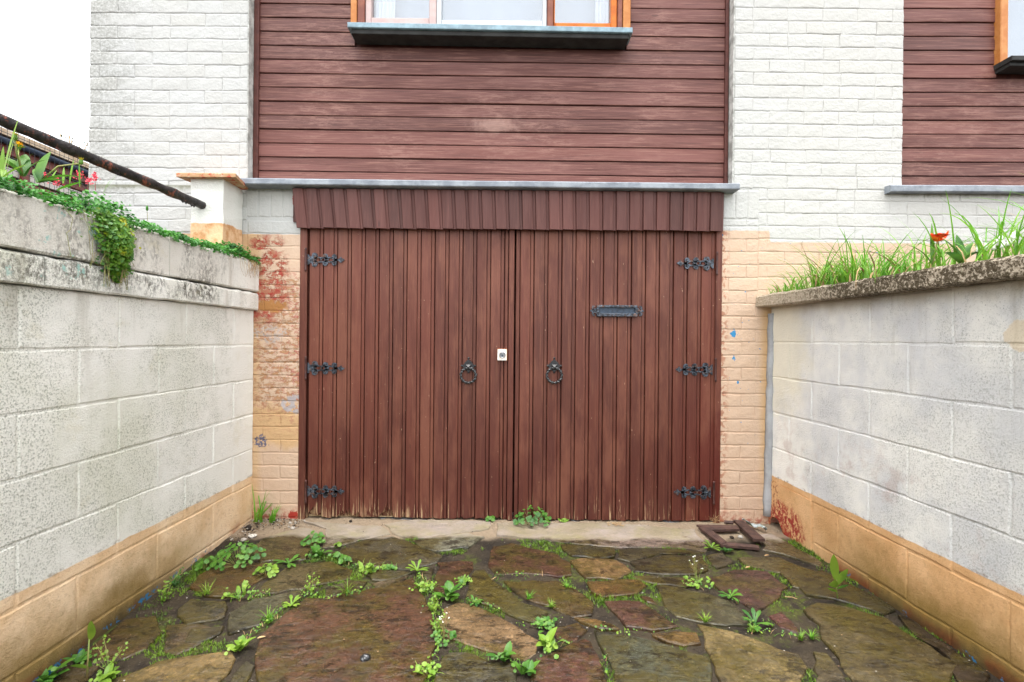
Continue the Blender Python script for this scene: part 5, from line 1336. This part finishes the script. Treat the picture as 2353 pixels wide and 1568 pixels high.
def valerian(top, base, lab):
    T = thing('red_valerian', base, lab, 'flower', 'red valerian on the bank')
    m = MB(); stalk(m, base, top, .0016, 0, .006); m.build('stalk', M['red_stem'], T)
    m = MB(); b = Vector(top)
    for k in range(34): disc(m, b + Vector((rp.gauss(0, .0055), rp.gauss(0, .005), rp.gauss(0, .0055))), (rp.uniform(-1, 1), -1, rp.uniform(-.5, 1)), rp.uniform(.0025, .004), 0, 5)
    for k in range(16): disc(m, b + Vector((rp.gauss(0, .010), rp.gauss(0, .005), -.013 + rp.gauss(0, .003))), (rp.uniform(-1, 1), -1, rp.uniform(-.5, 1)), rp.uniform(.002, .003), 0, 5)
    m.build('flower_cluster', M['red'], T, False, False)
M['red_stem'] = mat_plain('red stem', lin(150, 70, 70), lin(120, 90, 60), 20, .6)
for (a, b, d, l) in (((1110, 1205), (1120, 1400), 2.0, 'red flower cluster tallest beside the bent dandelion stalk'), ((1322, 1232), (1330, 1440), 2.08, 'red flower cluster standing alone before the white wall'), ((1245, 1290), (1225, 1440), 2.05, 'red flower cluster between its two taller neighbours'), ((780, 1295), (790, 1400), 1.9, 'red flower cluster lowest and nearest the broad leaves'), ((610, 1235), (600, 1330), 1.86, 'small red flower cluster behind the broad dandelion leaves')):
    valerian(z1(a[0], a[1], d), z1(b[0], b[1], d), l)
bud = thing('seed_bud', P3(339, 505, 2.55), 'closed flower bud on a thin stem above the creeper before the white wall', 'flower bud')
m = MB(); a, b = P3(339, 508, 2.55), P3(338, 483, 2.55); m.tube([a, b], .0012, 5); m.build('stem', M['stem'], bud)
m = MB(); m.lathe(b, [(.002, -.004), (.006, .002), (.005, .016), (.002, .022)], 8, 'z'); m.build('bud', M['creeper'], bud, True)

# right bed: tall grass, an orange tulip, white bluebells
m = MB(); r5 = random.Random(55)
for i in range(1350):
    t = -r5.random() ** .9 * 1.75 - .02; xw = wall_pt(1, t) - .085
    d = .03 + abs(r5.gauss(0, .16))
    if xw + d > 2.6: continue
    dens = .55 + .45 * mnoise.noise((t * 4, d * 4, 1)) - (.45 if t < -.72 else 0)
    if r5.random() > dens + .3: continue
    hh = (.09 + .15 * min(1, -t / .45)) * r5.uniform(.5, 1.15)
    if t > -.25: hh *= .75
    leaf_blade(m, (xw + d, t, 1.272 if d > .3 else 1.317), r5.uniform(0, 6.28), r5.uniform(.9, 1.5), hh * 1.15, r5.uniform(.005, .0095), r5.choice((r5.uniform(.5, 1.6), r5.uniform(1.6, 3.2))), 'grass', 6, 1 if r5.random() < .10 else 0, .2)
for t, hh in ((-1.62, .36), (-1.66, .33), (-1.60, .28), (-1.70, .30), (-1.72, .34), (-1.55, .30), (-1.36, .26), (-1.30, .24), (-.78, .22)):
    for k in range(2): leaf_blade(m, (wall_pt(1, t) + r5.uniform(.0, .06), t, 1.317), r5.uniform(0, 6.28), r5.uniform(1.15, 1.5), hh, .008, r5.uniform(.5, 2.2), 'grass', 9, 0, .2)
props(m.build('grass', [M['grass'], M['straw']], None, False, False), kind='stuff')
def nz(zx, zy, d): return P3((3050 + zx * 1046 / 2353) / 1.7408, (750 + zy * 500 / 1125) / 1.7408, d)
TU = thing('tulip', nz(1530, 710, 1.93), 'orange red tulip with curled petals above the mossy coping', 'tulip')
a, b = nz(1530, 715, 1.93), nz(1575, 490, 1.93)
m = MB(); m.tube([a, nz(1550, 600, 1.93), b], [.0032, .003, .003], 6); m.build('stem', M['stem'], TU, True)
M['tulip'] = mat_plain('orange red petals', lin(255, 128, 30, 1), lin(246, 58, 44, 1), 45, .45, .05)
for az, pit, L, W, cu in ((3.2, .30, .045, .030, -1.4), (-.15, .15, .062, .030, -1.7), (4.7, 1.0, .042, .042, .9), (1.6, 1.2, .042, .040, .8), (4.1, .9, .042, .038, .9), (5.4, .8, .042, .036, .7)):
    m = MB(); leaf_blade(m, b, az, pit, L, W, cu, 'oval', 6, 0, .45); m.build('petal', M['tulip'], TU, True, False)
for az, pit, L, W, cu in ((1.0, 1.45, .17, .014, .15), (2.6, 1.2, .12, .018, .8)):
    m = MB(); leaf_blade(m, a, az, pit, L, W, cu, 'lance', 8, 0, .3); m.build('leaf', M['weed'], TU, True, False)
for (zx, zy, bx, by, d, lab) in ((2215, 500, 2160, 640, 1.66, 'white bluebell with drooping bells nearest the frame edge of the flower bed'), (2135, 520, 2080, 650, 1.70, 'white bluebell with paler buds next to the drooping one'), (1960, 545, 1920, 670, 1.76, 'short white bluebell behind the broad leaf clump')):
    base, top = nz(bx, by, d), nz(zx, zy - 60, d); T = thing('bluebell', base, lab, 'flower', 'white bluebells in the flower bed')
    m = MB(); stalk(m, base, top, .0024, 0, .004); m.build('stem', M['weed2'], T, True)
    for k in range(5):
        p = Vector(base).lerp(Vector(top), .62 + .095 * k) + Vector((rp.uniform(-.012, .016), rp.uniform(-.010, .004), 0)); m = MB()
        m.lathe((p.x, p.y, p.z), [(.0018, .012), (.0042, .008), (.0046, -.002), (.0075, -.010)], 7, 'z'); m.build('bell', M['petalwhite'], T, True)
BR = thing('broad_leaf_clump', nz(1780, 680, 1.80), 'clump of broad glossy green leaves in the flower bed beside the tulip', 'plant'); bb = nz(1790, 690, 1.80)
for az, pit, L, W, cu in ((.4, 1.1, .10, .035, .5), (2.5, 1.3, .10, .032, .5), (3.4, .8, .09, .034, .9), (5.2, .9, .08, .03, .9), (1.4, 1.45, .11, .03, .3)):
    m = MB(); leaf_blade(m, bb, az, pit, L, W, cu, 'lance', 7, 0, .25); m.build('leaf', M['weed'], BR, True, False)

# ================================================================== LITTER
def gp(x, y, h=0.0): X_, Y_ = GN(x, y); return Vector((X_, Y_, ground_z(X_, Y_) + h))
def cp(zx, zy, h=0.0): return gp(2600 + zx * 700 / 2353, 1900 + zy * 400 / 1345, h)
BF = thing('broken_wooden_frame', cp(1050, 880), 'broken grooved dark wooden frame lying on the paving by the hinge side', 'wooden frame')
def batten(quad, th, parent, grooves=5, name='frame_rail'):
    a, b, c, d = quad                                  # a-b one long edge, d-c the other
    m = MB(); K = grooves * 2; vs = []
    up = Vector((0, 0, 1))
    for P, Q in ((a, d), (b, c)):
        for i in range(K + 1):
            f = i / K; vs.append(tuple(P.lerp(Q, f) + up * (th - (.0018 if i % 2 else 0))))
        vs += [tuple(P), tuple(Q)]
    n = K + 3; fs = []
    for i in range(K): fs.append((i, i + 1, n + i + 1, n + i))
    fs += [(0, n, n + K + 1, K + 1), (K, K + 2, n + K + 2, n + K), (K + 1, n + K + 1, n + K + 2, K + 2), tuple(range(K + 1)) + (K + 2, K + 1), tuple(n + i for i in range(K, -1, -1)) + (n + K + 1, n + K + 2)]
    m.add(vs, fs); return m.build(name, M['decking'], parent)
M['decking'] = mat_plain('dark decking timber', lin(84, 62, 54), lin(60, 44, 40), 24, .7, .5, 90)
batten((cp(625, 735, .016), cp(1160, 755, .020), cp(1205, 800, .018), cp(830, 805, .014)), .012, BF, 2)
batten((cp(650, 760, .013), cp(960, 1005, .013), cp(1030, 965, .013), cp(800, 780, .013)), .013, BF, 4)
batten((cp(960, 1008, .013), cp(1470, 1050, .013), cp(1460, 1012, .013), cp(1035, 968, .013)), .012, BF, 2)
batten((cp(1120, 690, .024), cp(1390, 960, .024), cp(1545, 960, .024), cp(1255, 700, .024)), .014, BF, 6)
m = MB(); m.tube([tuple(cp(1000, 680, .02)), tuple(cp(1120, 700, .024))], .011, 5); o = m.build('wood_splinter', M['decking']); props(o, 'short rust brown wood chunk behind the broken frame', 'wood chunk')
LT = MB(); NXp, NYp = 14, 4; vs = []
A_, B_, C_, D_ = cp(1235, 690, .03), cp(1570, 790, .02), cp(1560, 762, .018), cp(1245, 668, .018)
for j in range(NYp + 1):
    for i in range(NXp + 1):
        f, g = i / NXp, j / NYp; p = A_.lerp(B_, f).lerp(D_.lerp(C_, f), g)
        wob = .010 * math.sin(f * 9 + g * 2) + .006 * math.sin(f * 21 + g * 5); p = p + Vector((0, .012 * math.sin(f * 6), wob + .004)); vs.append(tuple(p)); 
LT.add(vs, [(j * (NXp + 1) + i, j * (NXp + 1) + i + 1, (j + 1) * (NXp + 1) + i + 1, (j + 1) * (NXp + 1) + i) for j in range(NYp) for i in range(NXp)])
def mat_paper():
    t = NT('crumpled wrapper', .45, .4); n = t.noise(60, 3)
    return t.out(t.mix(t.step(t.noise(34, 3, off=.3), .60, .63), t.mix(t.step(n, .52, .56), lin(226, 234, 238, .55), lin(170, 204, 184, .5)), lin(40, 46, 64)), t.bump(n, .4, .01))
o = LT.build('paper_wrapper', mat_paper(), None, True, False); sm = o.modifiers.new('thickness', 'SOLIDIFY'); sm.thickness = .0008
props(o, 'crumpled white and green paper wrapper at the foot of the pier', 'litter')
def lump(name, p, s, mat, lab, cat, flat=.7, n=2):
    bm = bmesh.new(); bmesh.ops.create_icosphere(bm, subdivisions=n, radius=1)
    for v in bm.verts:
        k = 1 + .28 * mnoise.noise(Vector(v.co) * 1.7 + Vector(p) * 9); v.co = Vector((v.co.x * s * k, v.co.y * s * k, v.co.z * s * k * flat))
    me = bpy.data.meshes.new(name); bm.to_mesh(me); bm.free(); me.materials.append(mat)
    o = bpy.data.objects.new(name, me); link(o); o.location = (p[0], p[1], p[2] + s * flat * .7); return props(o, lab, cat)
M['lime'] = mat_plain('lime flakes', lin(226, 222, 212, .8), lin(196, 190, 178, .8), 60, .9)
lump('pebble', cp(1215, 850), .014, M['grit2'], 'pale pebble lying inside the broken wooden frame', 'pebble')
lump('pebble', cp(1610, 985), .008, M['lime'], 'small white pebble beside the broken wooden frame', 'pebble', .5)
lump('dirt_clump', cp(1100, 850), .012, M['grit'], 'dark clod of dirt inside the broken wooden frame', 'dirt clod', .5)
lump('charcoal_lump', gp(800 + .595 * 1112, 2000 + .595 * 1085), .018, M['iron_black'], 'black lump of coal on the big purple flagstone', 'coal lump', .8, 3)
for (x, y, s, l) in ((630, 1190, .014, 'pale stone chip in the corner debris, farthest from the wall'), (600, 1130, .010, 'grey stone chip close to the foot of the hinge pier'), (70, 1325, .016, 'rounded pale stone chip at the wall end of the corner debris')):
    lump('stone_chip', gp(950 + x * 750 / 2138, 1700 + y * 550 / 1568), s, M['grit2'], l, 'stone chip', .6)
lump('lime_flake', gp(950 + 170 * .3508, 1700 + 1275 * .3508), .022, M['lime'], 'white patch of crumbled mortar in the corner debris', 'mortar crumbs', .35)
lump('dirt_clump', gp(950 + 125 * .3508, 1700 + 1200 * .3508), .015, M['grit'], 'dark clod in the corner by the block wall', 'dirt clod', 1.2)
lump('dirt_clump', gp(950 + 1290 * .3508, 1700 + 1108 * .3508), .009, M['grit'], 'little dark clod on the sill of the doors', 'dirt clod', .8)
def twig(p, q, lab):
    m = MB(); m.tube([tuple(p), tuple((p + q) / 2 + Vector((.004, 0, .003))), tuple(q)], .0016, 5); props(m.build('twig', M['straw']), lab, 'twig')
twig(gp(2800 + .5508 * 615, 1900 + .5508 * 910, .014), gp(2800 + .5508 * 705, 1900 + .5508 * 925, .014), 'pale twig beside the young dock plant')
twig(gp(800 + .595 * 1960, 2000 + .595 * 560, .016), gp(800 + .595 * 1990, 2000 + .595 * 543, .016), 'short straw near the rectangular purple flagstone')
for (x, y, l) in ((2800 + .5508 * 470, 1900 + .5508 * 612, 'pinkish leaf scrap below the broken wooden frame'), (1900 + .595 * 1820, 2000 + .595 * 480, 'small orange leaf scrap above the dark purple flagstone'), (800 + .595 * 385, 2000 + .595 * 960, 'small orange leaf scrap beside the big purple flagstone')):
    m = MB(); leaf_blade(m, tuple(gp(x, y, .016)), .4, .15, .028, .012, .3, 'oval', 4); props(m.build('leaf_scrap', M['straw'], None, True, False), l, 'dead leaf')
m = MB()
for k in range(60):
    p = cp(880 + rp.gauss(0, 30), 640 + rp.gauss(0, 14), rp.uniform(0, .03)); stalk(m, p, p + Vector((rp.uniform(-.03, .03), rp.uniform(-.02, .02), rp.uniform(-.01, .03))), .0008, 0, .004)
props(m.build('dry_root_bundle', M['straw']), 'tangle of dry roots under the corner of the door frame', 'dry roots')
m = MB()
for k in range(50):
    p = gp(1900 + .595 * 945 + rp.gauss(0, 16), 2000 + .595 * 178 + rp.gauss(0, 4), .012); stalk(m, p, p + Vector((rp.uniform(-.02, .02), rp.uniform(-.012, .012), rp.uniform(0, .012))), .0012, 0, .004)
props(m.build('dry_moss_tuft', M['straw']), 'small heap of dry brown moss on the pale paving by the doors', 'dry moss')

# ================================================================== NEIGHBOUR BEYOND THE BANK
def nb(x, y, X): 
    u, v = ray(x, y); d = X / u; return (X, CAMY + d, CAMZ + v * d)
NX0 = -6.0
a = nb(0, 300, NX0); b = nb(204, 385, NX0)
ze = a[2] - .10
NH = thing('neighbour_house', (NX0 - 2, 6, 1.4), 'brown boarded bungalow with a dark gutter beyond the wire fence', 'house')
m = MB(); m.box(NX0 - 5, NX0 - .06, 1.5, 9, .9, ze - .02); m.build('wall', M['trim'], NH)
for k in range(15):
    z = ze - .18 - .115 * k
    m = MB(); m.box(NX0 - .058, NX0 - .02 + .012 * (k % 2), 1.5, 9, z - .085, z); m.build('plank', M['trim2'] if k not in (1, 5, 9) else M['pale_batten'], NH) if 'trim2' in M else None
    if 'trim2' not in M:
        M['trim2'] = mat_plain('red brown boards', lin(134, 70, 56), lin(112, 58, 48), 6, .5); M['pale_batten'] = mat_plain('pale batten', lin(220, 214, 206, .85), None, 8, .6)
        m.build('plank', M['trim2'], NH)
m = MB(); m.box(NX0 - .02, NX0 + .05, 1.4, 9.1, ze - .16, ze - .06); m.build('fascia', M['trim2'], NH)
m = MB(); m.tube([(NX0 + .10, 1.3, ze - .03), (NX0 + .10, 9.2, ze - .03)], .036, 12); M['gutter'] = mat_plain('blue grey gutter', lin(54, 66, 84), lin(44, 54, 70), 8, .35); m.build('gutter', M['gutter'], NH, True)
m = MB(); m.add([(NX0 + .14, 1.3, ze + .02), (NX0 + .14, 9.2, ze + .02), (NX0 - 5, 9.2, ze + .35), (NX0 - 5, 1.3, ze + .35), (NX0 + .14, 1.3, ze + .09), (NX0 + .14, 9.2, ze + .09), (NX0 - 5, 9.2, ze + .43), (NX0 - 5, 1.3, ze + .43)], [(0, 3, 2, 1), (4, 5, 6, 7), (0, 1, 5, 4), (1, 2, 6, 5), (2, 3, 7, 6), (3, 0, 4, 7)])
m.build('roof', mat_plain('pale roof edge', lin(214, 196, 172, .85), lin(186, 160, 130, .85), 8, .8), NH)
m = MB(); m.box(NX0 - .02, NX0 + .02, 1.55, 3.2, 1.5, 2.75); W_ = m.build('window', M['pale_batten'], NH); m = MB(); m.box(NX0 + .021, NX0 + .026, 1.65, 3.1, 1.6, 2.66); m.build('pane', M['sky_tone'], W_)
for yy in (3.32, 5.0):
    m = MB(); m.box(NX0 - .02, NX0 + .03, yy, yy + .10, 1.3, ze - .16); m.build('corner_post', M['trim2'], NH)
# wire mesh fence
FXX = -4.2; ft = nb(0, 292, FXX)[2]
FE = thing('wire_fence', (FXX, 2, 1.4), 'dark green wire mesh fence panel before the brown bungalow', 'fence')
M['wire'] = mat_plain('dark wire', lin(52, 60, 66), lin(40, 44, 48), 10, .5); m = MB()
y = -.9
while y < 4.2:
    m.tube([(FXX, y, 1.3), (FXX, y, ft - .32), (FXX + .035, y, ft - .27), (FXX, y, ft - .22), (FXX, y, ft + .02)], .0022, 4); y += .05
for z in [ft - .03, ft - .22, ft - .32] + [ft - .32 - .2 * k for k in range(1, 6)]: m.tube([(FXX + .006, -.95, z), (FXX + .006, 4.25, z)], .0026, 4)
props(m.build('wire_mesh', M['wire'], FE), kind='stuff')
for yy in (-.95, 4.25):
    m = MB(); m.box(FXX - .05, FXX - .005, yy - .022, yy + .022, 1.2, ft + .06); m.build('post', M['wire'], FE)
TB = thing('distant_tree', (-7.5, 12, 1.4), 'bare twiggy tree tops showing between the rail and the white wall', 'tree')
m = MB(); rt = random.Random(6); lm = MB()
tr0 = (-9.6, 11.0)
def tw(px, py, d=13.5): return P3(px, py, d)
base = tw(150, 420); trunk = MB(); trunk.tube([(base[0], base[1], 1.3), tuple(base)], [.10, .05], 7); trunk.build('trunk', M['straw'], TB, True)
for (x0, y0) in ((137, 302), (160, 312), (165, 318), (184, 335), (201, 330), (206, 345)):
    t_ = tw(x0, y0); m.tube([base, tuple(Vector(base).lerp(Vector(t_), .5) + Vector((.05, 0, .05))), t_], [.03, .018, .010], 5)
    for k in range(26):
        p = Vector(t_).lerp(Vector(base), rt.random() * .5) + Vector((rt.gauss(0, .03), rt.gauss(0, .03), rt.gauss(0, .03))); disc(lm, p, (rt.uniform(-1, 1), -1, rt.uniform(-1, 1)), rt.uniform(.015, .03), 0, 5)
m.build('twigs', M['straw'], TB); lm.build('crown', mat_plain('grey green leaves', lin(84, 104, 92), lin(70, 92, 84), 9, .7), TB, False, False); TB.children[-1]['kind'] = 'stuff'
